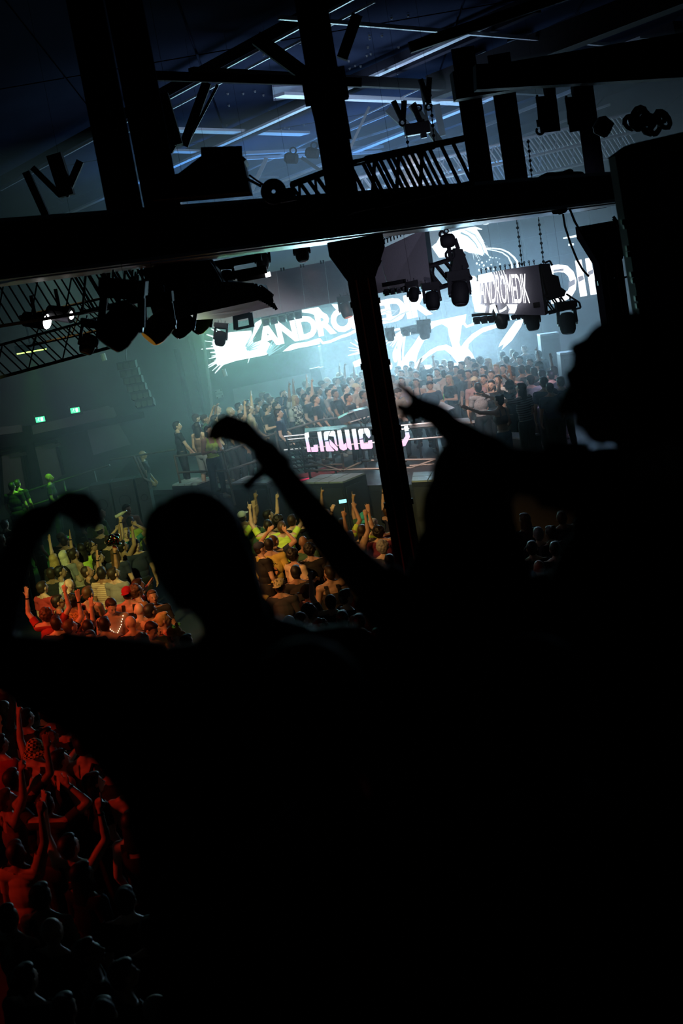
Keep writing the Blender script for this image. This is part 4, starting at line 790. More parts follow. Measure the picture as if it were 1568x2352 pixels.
def hand(F, side, w, d, n, kind='relax', k=1.0, seg=8):
    """palm and five fingers; w wrist point, d direction, n palm normal (where the fingers curl to)"""
    sd, d, n = basis(d, n); sd = sd*side        # sd points to the thumb side
    L = .085*k; F.caps('hand', w, V(w)+d*.03*k, .025*k, .026*k, seg)
    for t in (-.026, -.009, .009, .026): F.caps('hand', V(w)+d*.022*k+sd*t*.7*k, V(w)+d*L+sd*t*k, .015*k, .0125*k, seg)
    curl = {'open': [.05]*4, 'relax': [.45, .5, .55, .6], 'fist': [1.5]*4, 'point': [.05, 1.45, 1.5, 1.5],
            'horns': [.05, 1.45, 1.45, .1], 'hold': [.9]*4, 'two': [.05, .08, 1.5, 1.5], 'droop': [.35, .75, .95, 1.1], 'flop': [.62, .66, .7, .75], 'loose': [.05, .7, .85, .6]}[kind]
    lens = [.072, .08, .074, .058]; spread = {'open': .2, 'two': .12}.get(kind, .05)
    for i, t in enumerate((.028, .009, -.010, -.028)):
        b = V(w)+d*L+sd*t*k; dr = (d+sd*spread*(1.5-i)/1.5).normalized(); a = 0; r = .0108*k*(.88 if i == 3 else 1)
        for sg, fr in enumerate((.45, .3, .25)):
            a += curl[i]*(1 if sg < 2 else .7)*(.62 if sg == 0 else 1)
            q = b+(dr*math.cos(a)+n*math.sin(a))*lens[i]*fr*k*1.12
            F.caps('hand', b, q, r, r*.9, seg); b = q; r *= .9
    b = V(w)+d*.028*k+sd*.024*k; q = b+(d*.62+sd*.62+n*.25).normalized()*.04*k; F.caps('hand', b, q, .0145*k, .0125*k, seg)
    td = (d*.9+sd*.35+n*.3) if kind != 'open' else (d*.6+sd*.8); tn = q+td.normalized()*.032*k
    if kind in ('fist', 'point', 'hold', 'horns', 'two'): tn = q+(d*.7-sd*.45+n*.6).normalized()*.032*k
    F.caps('hand', q, tn, .0125*k, .0105*k, seg)
def head_parts(F, c, R, k=1.0):
    E = lambda p, r: F.ell('head', V(c)+R @ (V(p)*k), [x*k for x in r], R)
    E((0, -.008, .022), (.077, .096, .094)); E((0, .022, -.03), (.062, .072, .075)); E((0, .048, -.082), (.036, .034, .028))
    E((0, .07, .0), (.045, .022, .05)); E((0, .085, .022), (.046, .012, .011))
    F.caps('head', V(c)+R @ V((0, .092, .008))*k, V(c)+R @ V((0, .112, -.028))*k, .009*k, .0145*k, 8)
    E((0, .088, -.058), (.024, .012, .011)); E((.03, .072, -.022), (.018, .016, .018)); E((-.03, .072, -.022), (.018, .016, .018))
    for s in (-1, 1): E((s*.08, -.008, -.01), (.011, .021, .032))
def headmat(fwd, up=(0, 0, 1)):
    f = V(fwd).normalized(); x = f.cross(V(up)).normalized(); z = x.cross(f); return Matrix((x, f, z)).transposed()
def body(J, voxel=.011, smooth=2, k=1.0, ratio=None, slim=1.0, fem=0):
    """J: joints pelvis chest neck head Rh sh(l,r) el wr hd hn hk hip kn an toe"""
    F = Fig(); P, T, N = V(J['pelvis']), V(J['chest']), V(J['neck']); ax = (N-P).normalized()
    sd = (V(J['sh'][1])-V(J['sh'][0])).normalized(); fw = ax.cross(sd)*-1; R = Matrix((sd, sd.cross(ax)*-1, ax)).transposed()
    wd = slim
    F.ell('pelvis', P, (.162*k*wd+.008*fem, .112*k, .12*k), R); F.ell('waist', P.lerp(T, .45), ((.142-.016*fem)*k*wd, .1*k, .14*k), R)
    F.ell('torso', T, ((.17-.012*fem)*k*wd, .112*k, .165*k), R); F.ell('torso', T.lerp(N, .5), (.15*k*wd, .088*k, .1*k), R)
    F.caps('torso', J['sh'][0], J['sh'][1], .064*k, .064*k)
    if fem:
        for s in (-1, 1): F.ell('torso', T+R @ V((s*.07, .085, .02))*k, (.06*k, .055*k, .06*k), R)
    for s in (0, 1):
        F.caps('torso', V(J['sh'][s]).lerp(N, .25)+ax*.005, N+ax*.045*k, .045*k, .045*k)
        F.caps('uarm', J['sh'][s], J['el'][s], .056*k, .041*k); F.caps('fore', J['el'][s], J['wr'][s], .042*k, .026*k)
        F.ell('fore', V(J['el'][s]).lerp(V(J['wr'][s]), .28), (.042*k, .04*k, .075*k), V(V(J['wr'][s])-V(J['el'][s])).to_track_quat('Z', 'Y').to_matrix())
        hand(F, (1 if s == 0 else -1)*J.get('hflip', 1), J['wr'][s], J['hd'][s], J['hn'][s], J['hk'][s], k*J.get('hs', 1))
        if 'hip' in J:
            F.caps('thigh', J['hip'][s], J['kn'][s], .088*k, .058*k); F.caps('shin', J['kn'][s], J['an'][s], .056*k, .038*k)
            F.ell('shin', V(J['kn'][s]).lerp(V(J['an'][s]), .3)-fw*-.0, (.056*k, .058*k, .12*k))
            F.caps('foot', V(J['an'][s])+V((0, 0, -.03)), J['toe'][s], .042*k, .036*k)
    h = V(J['head']); F.caps('neck', N-ax*.02, h+J['Rh'] @ V((0, -.02, -.05))*k, .056*k, .052*k); head_parts(F, h, J['Rh'], k)
    me = fuse(F, voxel, smooth, ratio=ratio)
    n = len(me.vertices); co = np.empty(n*3); me.vertices.foreach_get('co', co); co = co.reshape(-1, 3)
    best = np.full(n, 1e9); tag = np.zeros(n, int); tt = np.zeros(n)
    for i, (tg, p, q, r1, r2) in enumerate(F.pc):
        p, q = np.array(p), np.array(q); d = q-p; L2 = max(1e-9, d @ d); t = np.clip(((co-p) @ d)/L2, 0, 1)
        dist = np.linalg.norm(co-(p+t[:, None]*d), axis=1)-(r1+(r2-r1)*t); m = dist < best
        best[m] = dist[m]; tag[m] = i; tt[m] = t[m]
    names = np.array([p[0] for p in F.pc]); return me, co, names[tag], tt, tag, F
def shell(me, co, mask, off, name, flare=0.0):
    nv = len(me.vertices); no = np.empty(nv*3); me.vertices.foreach_get('normal', no); no = no.reshape(-1, 3)
    fs = [tuple(p.vertices) for p in me.polygons]; keep = [f for f in fs if all(mask[i] for i in f)]
    used = sorted({i for f in keep for i in f}); mp = {a: b for b, a in enumerate(used)}
    vs = co[used]+no[used]*off; out = bpy.data.meshes.new(name)
    out.from_pydata([tuple(v) for v in vs], [], [tuple(mp[i] for i in f) for f in keep]); out.polygons.foreach_set('use_smooth', [True]*len(out.polygons)); return out
def garments(me, co, tg, tt, J, voxel):
    P, T, N = V(J['pelvis']), V(J['chest']), V(J['neck']); ax = np.array((N-P).normalized()); h = (co-np.array(P)) @ ax; H = (N-P).length
    tors = np.isin(tg, ['torso', 'waist', 'pelvis']) & (h > -.06) & (h < H+.012); up = tg == 'uarm'
    g = {}
    g['tee'] = shell(me, co, tors | (up & (tt < .62)), .014, 'shirt'); wd = np.minimum(*[np.linalg.norm(co-np.array(J['wr'][i]), axis=1) for i in (0, 1)])
    g['long'] = shell(me, co, tors | up | ((tg == 'fore') & (wd > .05)), .016, 'shirt')
    lat = np.abs((co-np.array(N)) @ np.array((V(J['sh'][1])-V(J['sh'][0])).normalized()))
    g['tank'] = shell(me, co, tors & ((h < H-.13) | ((lat > .055) & (lat < .125))) & (h < H+.0), .012, 'shirt')
    g['crop'] = shell(me, co, tors & (h > H*.42) & ((h < H-.13) | ((lat > .06) & (lat < .1))), .01, 'shirt')
    if 'hip' in J:
        legs = np.isin(tg, ['pelvis', 'thigh', 'shin', 'waist']) & (h < .05)
        g['trousers'] = shell(me, co, legs & (co[:, 2] > .13), .018, 'trousers')
        g['shorts'] = shell(me, co, np.isin(tg, ['pelvis', 'thigh', 'waist']) & (h < .05), .022, 'shorts')
        for k_, sg in (('shoe_l', -1), ('shoe_r', 1)): g[k_] = shell(me, co, (co[:, 2] < .12) & (co[:, 0]*sg > 0), .012, 'shoe')
    return g
# ---------------- hair and hats in head space (origin head centre, face to +Y)
def hairmesh(kind):
    F = Fig(); E = lambda p, r, R=None: F.ell('h', p, r, R)
    if kind in ('short', 'long', 'pony', 'bun', 'bob', 'buzz'):
        k = 1.0 if kind != 'buzz' else .965; E((0, -.024, .034), (.086*k, .097*k, .094*k)); E((0, -.05, -.02), (.074*k, .062*k, .07*k))
        if kind != 'buzz': E((0, .02, .088), (.066, .066, .034))
    if kind == 'long':
        E((0, -.066, -.1), (.088, .05, .16)); E((0, -.085, -.2), (.095, .035, .13)); E((.07, -.02, -.09), (.024, .045, .14)); E((-.07, -.02, -.09), (.024, .045, .14))
    if kind == 'bob':
        E((0, -.05, -.05), (.1, .07, .1)); E((.075, .0, -.05), (.026, .05, .085)); E((-.075, .0, -.05), (.026, .05, .085))
    if kind == 'pony': F.caps('h', (0, -.11, .05), (0, -.16, .02), .024, .03); F.caps('h', (0, -.16, .02), (0, -.155, -.2), .032, .012)
    if kind == 'bun': E((0, -.085, .11), (.04, .04, .038))
    if kind == 'curly':
        r = random.Random(3)
        E((0, -.028, .04), (.094, .1, .1)); E((0, -.055, -.01), (.082, .07, .075))
        for i in range(90):
            a = r.uniform(0, 6.28); b = math.acos(r.uniform(-.45, 1)); d = V((math.sin(b)*math.cos(a), math.sin(b)*math.sin(a), math.cos(b)))
            if d.y > .45 and d.z < .45: continue
            p = V((0, -.028, .035))+V((d.x*.094, d.y*.1, d.z*.1)); E(p, (.021, .021, .021))
    if kind in ('cap', 'capback'):
        E((0, -.014, .052), (.09, .106, .078)); y = 1 if kind == 'cap' else -1
        E((0, y*.125, .035), (.07, .065, .009)) 
        E((0, -.02, .13), (.012, .012, .008))
    if kind == 'bucket':
        E((0, -.01, .055), (.094, .108, .07)); F.caps('h', (0, -.01, .0), (0, -.01, .05), .1, .095)
    me = fuse(F, .0085, 3, ratio=.5)
    if kind == 'bucket':
        bm = bmesh.new(); bm.from_mesh(me)
        n = 28; k0 = [bm.verts.new((.098*math.cos(a), .11*math.sin(a)-.01, .03)) for a in [2*math.pi*i/n for i in range(n)]]
        k1 = [bm.verts.new((.145*math.cos(a), .158*math.sin(a)-.01, -.005)) for a in [2*math.pi*i/n for i in range(n)]]
        k2 = [bm.verts.new((.145*math.cos(a), .158*math.sin(a)-.01, -.010)) for a in [2*math.pi*i/n for i in range(n)]]
        for i in range(n):
            j = (i+1) % n; bm.faces.new((k0[i], k0[j], k1[j], k1[i])); bm.faces.new((k1[i], k1[j], k2[j], k2[i])); bm.faces.new((k2[i], k2[j], k0[j], k0[i]))
        bm.to_mesh(me); bm.free()
    return me
HM = {}
def get_hair(kind):
    if kind not in HM:
        HM[kind] = hairmesh(kind); HM[kind].materials.append(M_cloth if kind in ('cap', 'capback', 'bucket') else M_hair)
    return HM[kind]
def facemeshes():
    F = MB(); 
    F.lathe((0, .08, .006), (0, .0925, .006), [(0, .0095), (.6, .0095), (1, .005)], 8)
    G = MB().lathe((0, .09, -.058), (0, .103, -.058), [(0, .02), (.6, .017), (1, .006)], 10)
    for i, v in enumerate(G.v): G.v[i] = V((v.x, v.y, -.058+(v.z+.058)*.42))
    out = []
    for b, nm, m in ((F, 'eye', M_eye), (G, 'lips', M_lips)):
        me = bpy.data.meshes.new(nm); me.from_pydata([tuple(v) for v in b.v], [], b.f); me.materials.append(m); out.append(me)
    return out
FACE = facemeshes()
# ---------------- poses (facing +Y; left arm is -X)
D = lambda x, y, z: V((x, y, z)).normalized()
# name: (left upper, left fore, kind), (right upper, right fore, kind), head pitch, head yaw, lean, hips
POSES = {
 'stand':   ((D(-.25, .05, -1), D(.1, .5, -.8), 'relax'), (D(.25, .05, -1), D(-.1, .5, -.8), 'relax'), 5, 0),
 'lookup':  ((D(-.25, .15, -1), D(.3, .9, .1), 'relax'), (D(.25, .05, -1), D(-.3, .7, -.4), 'relax'), 22, 25),
 'point_r': ((D(-.25, .05, -1), D(.2, .6, -.7), 'relax'), (D(.42, .3, .85), D(-.05, .15, 1), 'point'), 12, 0),
 'point_l': ((D(-.42, .3, .85), D(.05, .15, 1), 'point'), (D(.25, .05, -1), D(-.2, .6, -.7), 'relax'), 12, -12),
 'open_r':  ((D(-.25, .1, -1), D(.2, .7, -.5), 'relax'), (D(.55, .35, .55), D(.02, .1, 1), 'open'), 15, 10),
 'open_l':  ((D(-.55, .35, .55), D(-.02, .1, 1), 'open'), (D(.25, .1, -1), D(-.2, .7, -.5), 'relax'), 15, -10),
 'both':    ((D(-.5, .3, .7), D(.1, .1, 1), 'open'), (D(.5, .3, .7), D(-.1, .1, 1), 'point'), 15, 0),
 'phone':   ((D(-.35, .6, .6), D(.3, .35, .85), 'hold'), (D(.35, .6, .6), D(-.3, .35, .85), 'hold'), 12, 0),
 'horns':   ((D(-.3, .1, -1), D(.2, .6, -.4), 'relax'), (D(.5, .3, .75), D(0, .1, 1), 'horns'), 5, 0),
 'cup':     ((D(-.3, .15, -.95), D(.45, .85, .15), 'hold'), (D(.3, .1, -1), D(-.35, .8, .1), 'hold'), 0, -25),
 'rail':    ((D(-.25, .35, -.9), D(.05, .55, -.8), 'hold'), (D(.25, .35, -.9), D(-.05, .55, -.8), 'hold'), 2, 15),
 'bent':    ((D(-.7, .3, .5), D(.75, .1, .65), 'relax'), (D(.7, .3, .5), D(-.75, .1, .65), 'relax'), 10, 0),
 'reach':   ((D(-.7, .7, .15), D(-.4, .8, .45), 'open'), (D(.3, .1, -1), D(-.2, .6, -.7), 'relax'), 10, -10),
 'down':    ((D(-.25, .1, -1), D(.3, .75, -.3), 'relax'), (D(.25, .1, -1), D(-.3, .75, -.3), 'relax'), -28, -15),
 'fist_r':  ((D(-.25, .05, -1), D(.2, .6, -.7), 'relax'), (D(.35, .25, .9), D(.05, .05, 1), 'fist'), 15, -30),
}
PZ = {}
def proto(pose, fem=0):
    key = (pose, fem)
    if key in PZ: return PZ[key]
    (lu, lf, lk), (ru, rf, rk), pit, yaw = POSES[pose]; sw = .185-.02*fem
    J = dict(pelvis=(0, 0, .95), chest=(0, .005, 1.24), neck=(0, -.005, 1.46), head=(0, .03, 1.64))
    a, b = math.radians(yaw), math.radians(pit); J['Rh'] = headmat((math.sin(a)*math.cos(b), math.cos(a)*math.cos(b), math.sin(b)))
    J['head'] = V((0, -.005, 1.545))+J['Rh'] @ V((0, .02, .085))
    sh, el, wr, hd, hn = [], [], [], [], []
    for s, u, f in ((-1, lu, lf), (1, ru, rf)):
        up = max(0, u.z)*.05; S = V((s*sw, 0, 1.415+up)); E = S+u*.29; W = E+f*.255; sh.append(S); el.append(E); wr.append(W); hd.append(f)
        hn.append(V((-s*.3, 1, .1)) if f.z > .3 else V((-s, .2, -.6)))
    J.update(sh=sh, el=el, wr=wr, hd=hd, hn=hn, hk=(lk, rk))
    J['hip'] = ((-.09, 0, .92), (.09, 0, .92)); J['kn'] = ((-.11, .03, .5), (.12, .02, .5)); J['an'] = ((-.13, -.02, .09), (.14, -.02, .09))
    J['toe'] = ((-.15, .14, .037), (.17, .13, .037))
    me, co, tg, tt, _, F = body(J, .0115, 2, fem=fem); me.materials.append(M_skin)
    g = garments(me, co, tg, tt, J, .0115)
    for k in g: g[k].materials.append(M_cloth)
    PZ[key] = (me, g, J); return PZ[key]
HAIRC = dict(black=(.012, .01, .009), dark=(.03, .018, .011), brown=(.09, .045, .02), blond=(.5, .33, .12), grey=(.25, .24, .23), red=(.3, .08, .02), light=(.45, .36, .22), pale=(.75, .7, .5),
             cream=(.7, .65, .45), cyan=(.05, .6, .65), white=(.75, .75, .75), crimson=(.45, .01, .03), camo=(.3, .25, .12), navy=(.03, .04, .09))
COL = dict(black=(.012, .012, .014), white=(.75, .75, .72), cream=(.6, .5, .34), lime=(.55, .8, .1), yellow=(.75, .62, .14), grey=(.25, .25, .25), beige=(.42, .33, .24), navy=(.02, .03, .07), green=(.04, .12, .07),
           brown=(.16, .09, .06), tan=(.45, .3, .2), red=(.4, .03, .03), pink=(.5, .3, .3), dark=(.03, .03, .035), wine=(.15, .02, .05), denim=(.08, .14, .24), leopard=(.25, .16, .06), plaid=(.45, .45, .42), teal=(.05, .25, .25))
SKIN = [(.62, .40, .29), (.55, .34, .24), (.68, .46, .34), (.42, .25, .16), (.3, .17, .1), (.6, .42, .33)]
HAIRW = dict(short='short {} hair', long='long {} hair', pony='{} ponytail', bun='{} hair in a bun', bob='{} bob', buzz='shaved {} hair', curly='curly {} hair', cap='{} cap', capback='backwards {} cap', bucket='{} bucket hat')
TOPW = dict(tee='{} T-shirt', long='{} long-sleeved top', tank='{} tank top', crop='{} crop top')
POSEW = dict(stand='', lookup='looking up', point_r='pointing one arm up', point_l='pointing one arm up', open_r='raising an open hand', open_l='raising an open hand', both='both arms raised', phone='holding both hands up',
             horns='making horns with a raised hand', cup='hands in front', rail='leaning forward', bent='arms bent by head', reach='reaching one arm out', down='looking down', fist_r='raising a fist')
PEOPLE = []
def person(base, yaw, pose, hair, hc, top, tc, zone, face=False, fem=0, h=1.0, legs='trousers', lc='black', extra='', sk=None):
    me, g, J = proto(pose, fem); i = len(PEOPLE); r = random.Random(i*7+1)
    o = bpy.data.objects.new('person', me); s = h
    M = Matrix.Translation(V(base)) @ Matrix.Rotation(math.radians(yaw), 4, 'Z') @ Matrix.Diagonal((s, s, s, 1))
    o.color = (*(SKIN[sk] if sk is not None else r.choice(SKIN)), 1); put(o, M)
    def ch(nm, me2, col, X=Matrix.Identity(4)):
        c = bpy.data.objects.new(nm, me2); c.color = (*col, 1); put(c, M @ X, o); return c
    X = Matrix.Translation(J['head']) @ J['Rh'].to_4x4()
    if hair != 'bald': ch({'cap': 'cap', 'capback': 'cap', 'bucket': 'bucket_hat'}.get(hair, 'hair'), get_hair(hair), HAIRC[hc], X)
    if hair in ('cap', 'capback'): ch('hair', get_hair('buzz'), HAIRC['dark'], X)
    if top != 'none': ch('shirt', g[top], COL[tc])
    ch(legs, g[legs], COL[lc]); sc_ = (.3, .3, .28) if r.random() < .4 else (.02, .02, .02); ch('shoe', g['shoe_l'], sc_); ch('shoe', g['shoe_r'], sc_)
    if face:
        for sg in (-1, 1): ch('eye', FACE[0], (1, 1, 1), X @ Matrix.Translation((sg*.031, 0, 0)))
        ch('lips', FACE[1], (1, 1, 1), X)
    a = 'bald head' if hair == 'bald' else HAIRW[hair].format(hc)
    b = 'no shirt' if top == 'none' else TOPW[top].format(tc)
    o['category'] = 'person'; o['group'] = zone[1]
    PEOPLE.append((o, a, b, POSEW[pose], zone[0], extra, M @ X, base)); return o, M, J
def name_people():
    from collections import defaultdict
    dd = defaultdict(list)
    for p in PEOPLE:
        o, a, b, c, z, ex = p[:6]
        lab = ex or (f'person with {a}, {b}'+(f', {c}' if c else '')+f', {z}')
        dd[lab].append(p)
    W = ['', 'first', 'second', 'third', 'fourth', 'fifth', 'sixth', 'seventh', 'eighth', 'ninth', 'tenth', 'eleventh', 'twelfth']
    for lab, ps in dd.items():
        if len(lab.split()) > 16 or len(ps) == 1:
            for p in ps: pass
        if len(ps) == 1: ps[0][0]['label'] = lab.replace('person with ', 'person, ').replace(', in the crowd', ', crowd'); continue
        def sx(p):
            v = p[6].to_translation()-CAM; return (v @ cx)/(v @ FWD)
        ps.sort(key=sx)
        for i, p in enumerate(ps):
            if len(ps) == 2: q = ('leftmost of two alike', 'rightmost of two alike')[i]
            else: q = f'{W[min(i+1, 12)]} from left'
            o, a, b, c, z, ex = p[:6]
            t = f'{a}, {b}'+(f', {c}' if c else '')
            l = f'person, {a}, {b}, {c+", " if c else ""}{z}, {q}'
            if len(l.split()) > 16: l = f'{a}, {b}, {z}, {q}'
            if len(l.split()) > 16: l = f'{b}, {z}, {q}'
            if len(l.split()) > 16: l = f'{b}, {c or a}, {z}, {q}'
            if len(l.split()) > 16: l = l.replace('one of ', '').replace('in the ', '')
            if len(l.split()) > 16: l = f'{b}, {z}, {q}'.replace('in the ', '')
            p[0]['label'] = ' '.join(l.split()[:16]) if len(l.split()) > 16 else l
# ================= crowd
def P(x, y, zone, yaw, pose, hair, hc, top, tc, **k):
    """x, y: head centre pixel; zone fixes the floor height; yaw: 0 looks away from the camera, 90 looks left, -90 looks right"""
    h = k.pop('h', 1.0); zf = zone[2]; fem = k.get('fem', 0); _, _, J = proto(pose, fem)
    hl = J['head']; p = onz(x, y, zf+hl.z*h); a = math.radians(yaw); off = Matrix.Rotation(a, 3, 'Z') @ V((hl.x, hl.y, 0))*h
    face = k.pop('face', abs(yaw) > 50); return person((p.x-off.x, p.y-off.y, zf), yaw, pose, hair, hc, top, tc, zone, face=face, h=h, **k)
ZL = ('in the crowd at left', 'crowd on the floor at left', 0); ZC = ('in the centre gap', 'crowd on the floor in the centre', 0); ZN = ('in the red-lit near crowd', 'near crowd lit red', 0)
ZR = ('in the right gap', 'crowd on the floor at right', 0); SL = ('at the left stage rail', 'stage crowd left of the column', 1.3); SR = ('in the right stage crowd', 'stage crowd right of the column', 1.3)
ZF = ('far back by the doors', 'people at the far left', 0)
L = [ # floor, left
 (292,1171,-155,'cup','short','dark','none','black',dict(extra='bearded shirtless man facing the camera, highest in the left crowd',sk=3,h=1.04)), (171,1174,-60,'lookup','long','black','tee','black',dict(fem=1)), (203,1177,-70,'stand','short','black','tee','black',{}),
 (231,1179,-75,'lookup','short','black','tee','green',{}), (218,1194,-30,'stand','capback','black','tee','lime',{}), (231,1217,-20,'stand','capback','cream','tee','black',{}), (249,1243,-5,'fist_r','short','dark','tee','black',dict(extra='person in black lifting a clear plastic bottle high')),
 (300,1199,-10,'stand','short','black','tee','lime',dict(h=1.0)), (290,1225,-160,'bent','short','blond','tee','teal',{}), (282,1256,-60,'both','short','black','tank','black',{}), (265,1272,-15,'stand','long','brown','tee','navy',dict(fem=1)),
 (149,1243,-20,'stand','short','dark','tee','black',{}), (140,1236,10,'stand','cap','camo','tee','black',{}), (210,1256,-65,'lookup','curly','black','tee','black',{}), (170,1273,-55,'open_l','bun','dark','tank','beige',dict(fem=1)),
 (124,1286,-10,'stand','long','blond','tee','black',dict(fem=1)), (146,1278,-25,'open_l','long','pale','tee','grey',dict(fem=1)), (187,1262,20,'stand','long','black','tee','lime',dict(fem=1)), (226,1281,-70,'stand','short','black','tee','tan',{}),
 (139,1314,-75,'stand','short','black','tee','white',dict(extra='bearded man in profile, white and black shirt, left crowd')), (118,1318,0,'stand','short','dark','tee','black',{}), (201,1314,-70,'open_r','buzz','dark','tee','black',{}),
 (233,1317,-25,'fist_r','short','black','tee','cream',dict(extra='man in striped cream shirt holding up the shiny foil hat')), (312,1253,-150,'stand','capback','navy','tee','navy',{}), (158,1345,-60,'down','bald','dark','tee','grey',{}),
 (203,1363,-30,'stand','short','brown','tank','black',dict(h=1.02)), (293,1363,-10,'stand','capback','crimson','tank','black',dict(extra='person in a red bandana and black tank top seen from behind')), (315,1358,-60,'reach','curly','brown','tee','leopard',{}),
 (351,1372,-160,'stand','short','brown','tee','black',{}), (134,1383,-75,'stand','short','black','tee','black',{}), (170,1381,-40,'stand','curly','black','tee','leopard',{}), (256,1393,-165,'down','short','dark','none','black',dict(extra='shirtless man with a string of small lights round his neck, looking down',sk=0,h=1.05)),
 (108,1412,-10,'both','curly','brown','tee','red',{}), (130,1432,5,'open_r','short','dark','tee','black',dict(extra='person clapping hands lit purple at the edge of the left crowd')), (241,1434,-15,'reach','short','black','none','black',dict(sk=1)), (300,1432,15,'cup','bald','dark','tee','black',dict(extra='person with a shiny bald head and black T-shirt, front of left crowd')),
 (346,1404,-45,'stand','short','black','tee','tan',{}), (376,1424,-75,'stand','pony','blond','tank','black',dict(fem=1)), (348,1447,-140,'down','short','dark','tee','yellow',{}), (404,1462,-120,'stand','short','brown','tee','pink',dict(extra='person wearing an orange plush animal hat with a big eye')),
 (162,1440,-40,'open_r','short','brown','tee','black',{}), (208,1466,-170,'stand','long','dark','tee','black',dict(fem=1)), (203,1442,0,'stand','short','black','tee','black',{}), (330,1474,-20,'stand','curly','light','tee','black',{}), (320,1402,10,'stand','bald','dark','tee','brown',{}),
 (29,1166,-90,'cup','cap','white','tee','cream',{}), (12,1205,-30,'stand','short','dark','tee','black',{}), (38,1222,-20,'stand','short','black','tee','lime',{}), (24,1246,0,'stand','long','brown','tee','black',dict(fem=1)), (78,1212,-60,'stand','short','dark','tee','dark',{}), (4,1240,-30,'stand','short','brown','tee','brown',{}),
 (318,1345,-60,'stand','short','dark','tee','dark',{}), (262,1318,-30,'lookup','short','dark','tee','grey',{}), (98,1350,-40,'stand','short','dark','tee','red',{}), (430,1476,-30,'stand','short','dark','tee','dark',{})]
Cn = [
 (557,1187,-30,'point_r','cap','white','tee','cream',{}), (580,1195,-10,'cup','short','black','tee','green',{}), (617,1184,-70,'point_r','short','black','tee','black',{}), (615,1208,-5,'point_l','short','black','tee','lime',dict(h=1.01)), (641,1197,-20,'stand','curly','black','tee','black',{}),
 (648,1212,0,'open_r','short','brown','tee','lime',{}), (671,1196,-20,'point_r','short','dark','tee','black',{}), (541,1205,-30,'open_r','short','brown','tee','lime',{}), (597,1260,-60,'stand','cap','navy','tee','black',{}), (629,1243,-40,'bent','buzz','brown','tee','navy',{}),
 (618,1252,-5,'stand','short','black','long','yellow',dict(extra='person with black hair in a yellow long shirt, round print on the back',h=1.02)), (674,1276,-50,'cup','curly','black','tee','cream',{}), (711,1264,5,'stand','curly','black','tee','black',{}), (697,1246,-20,'stand','bald','dark','tee','green',{}),
 (680,1315,-10,'stand','short','black','tee','black',{}), (756,1317,5,'fist_r','short','dark','tank','black',{}), (643,1346,-20,'stand','capback','camo','long','dark',dict(h=1.0)), (708,1360,-60,'stand','capback','dark','tee','black',{}), (760,1383,-20,'point_l','buzz','black','tee','black',{}),
 (714,1406,-60,'stand','curly','black','tee','black',{}), (693,1424,-50,'stand','buzz','brown','tee','grey',{}), (736,1442,0,'stand','curly','dark','tee','black',{}), (832,1386,-20,'stand','long','blond','tank','brown',dict(fem=1)), (825,1430,-10,'stand','short','black','tee','dark',{}), (834,1462,0,'stand','bald','dark','tee','black',{}),
 (868,1464,-10,'stand','short','black','tee','black',{}), (584,1345,-40,'stand','short','dark','tee','yellow',{}), (665,1432,-60,'stand','bald','brown','tee','tan',{}), (795,1372,-60,'stand','short','black','tee','dark',{}), (787,1422,-10,'stand','short','black','tee','black',{}),
 (750,1182,-60,'point_l','bald','dark','tee','black',{}), (785,1206,-15,'phone','short','black','tee','lime',dict(extra='person in lime T-shirt holding a glowing phone up with both hands')), (837,1192,-40,'point_l','bucket','cyan','tee','green',{}), (832,1220,-5,'stand','long','dark','tee','dark',dict(fem=1)),
 (871,1222,-10,'open_r','curly','black','tee','wine',{}), (893,1174,-60,'point_l','short','brown','tee','navy',{}), (880,1258,-15,'stand','curly','grey','tee','dark',{}), (804,1236,-20,'point_r','short','black','tee','tan',{}), (905,1204,10,'open_l','short','black','tee','wine',{}), (858,1206,-20,'stand','capback','white','tee','lime',{}),
 (755,1238,-20,'point_r','short','black','tee','black',{}), (780,1262,0,'stand','short','black','tee','dark',{}), (914,1262,0,'stand','short','black','tee','dark',{}), (895,1290,0,'stand','short','black','tee','dark',{}), (730,1218,-20,'stand','short','black','tee','dark',{})]
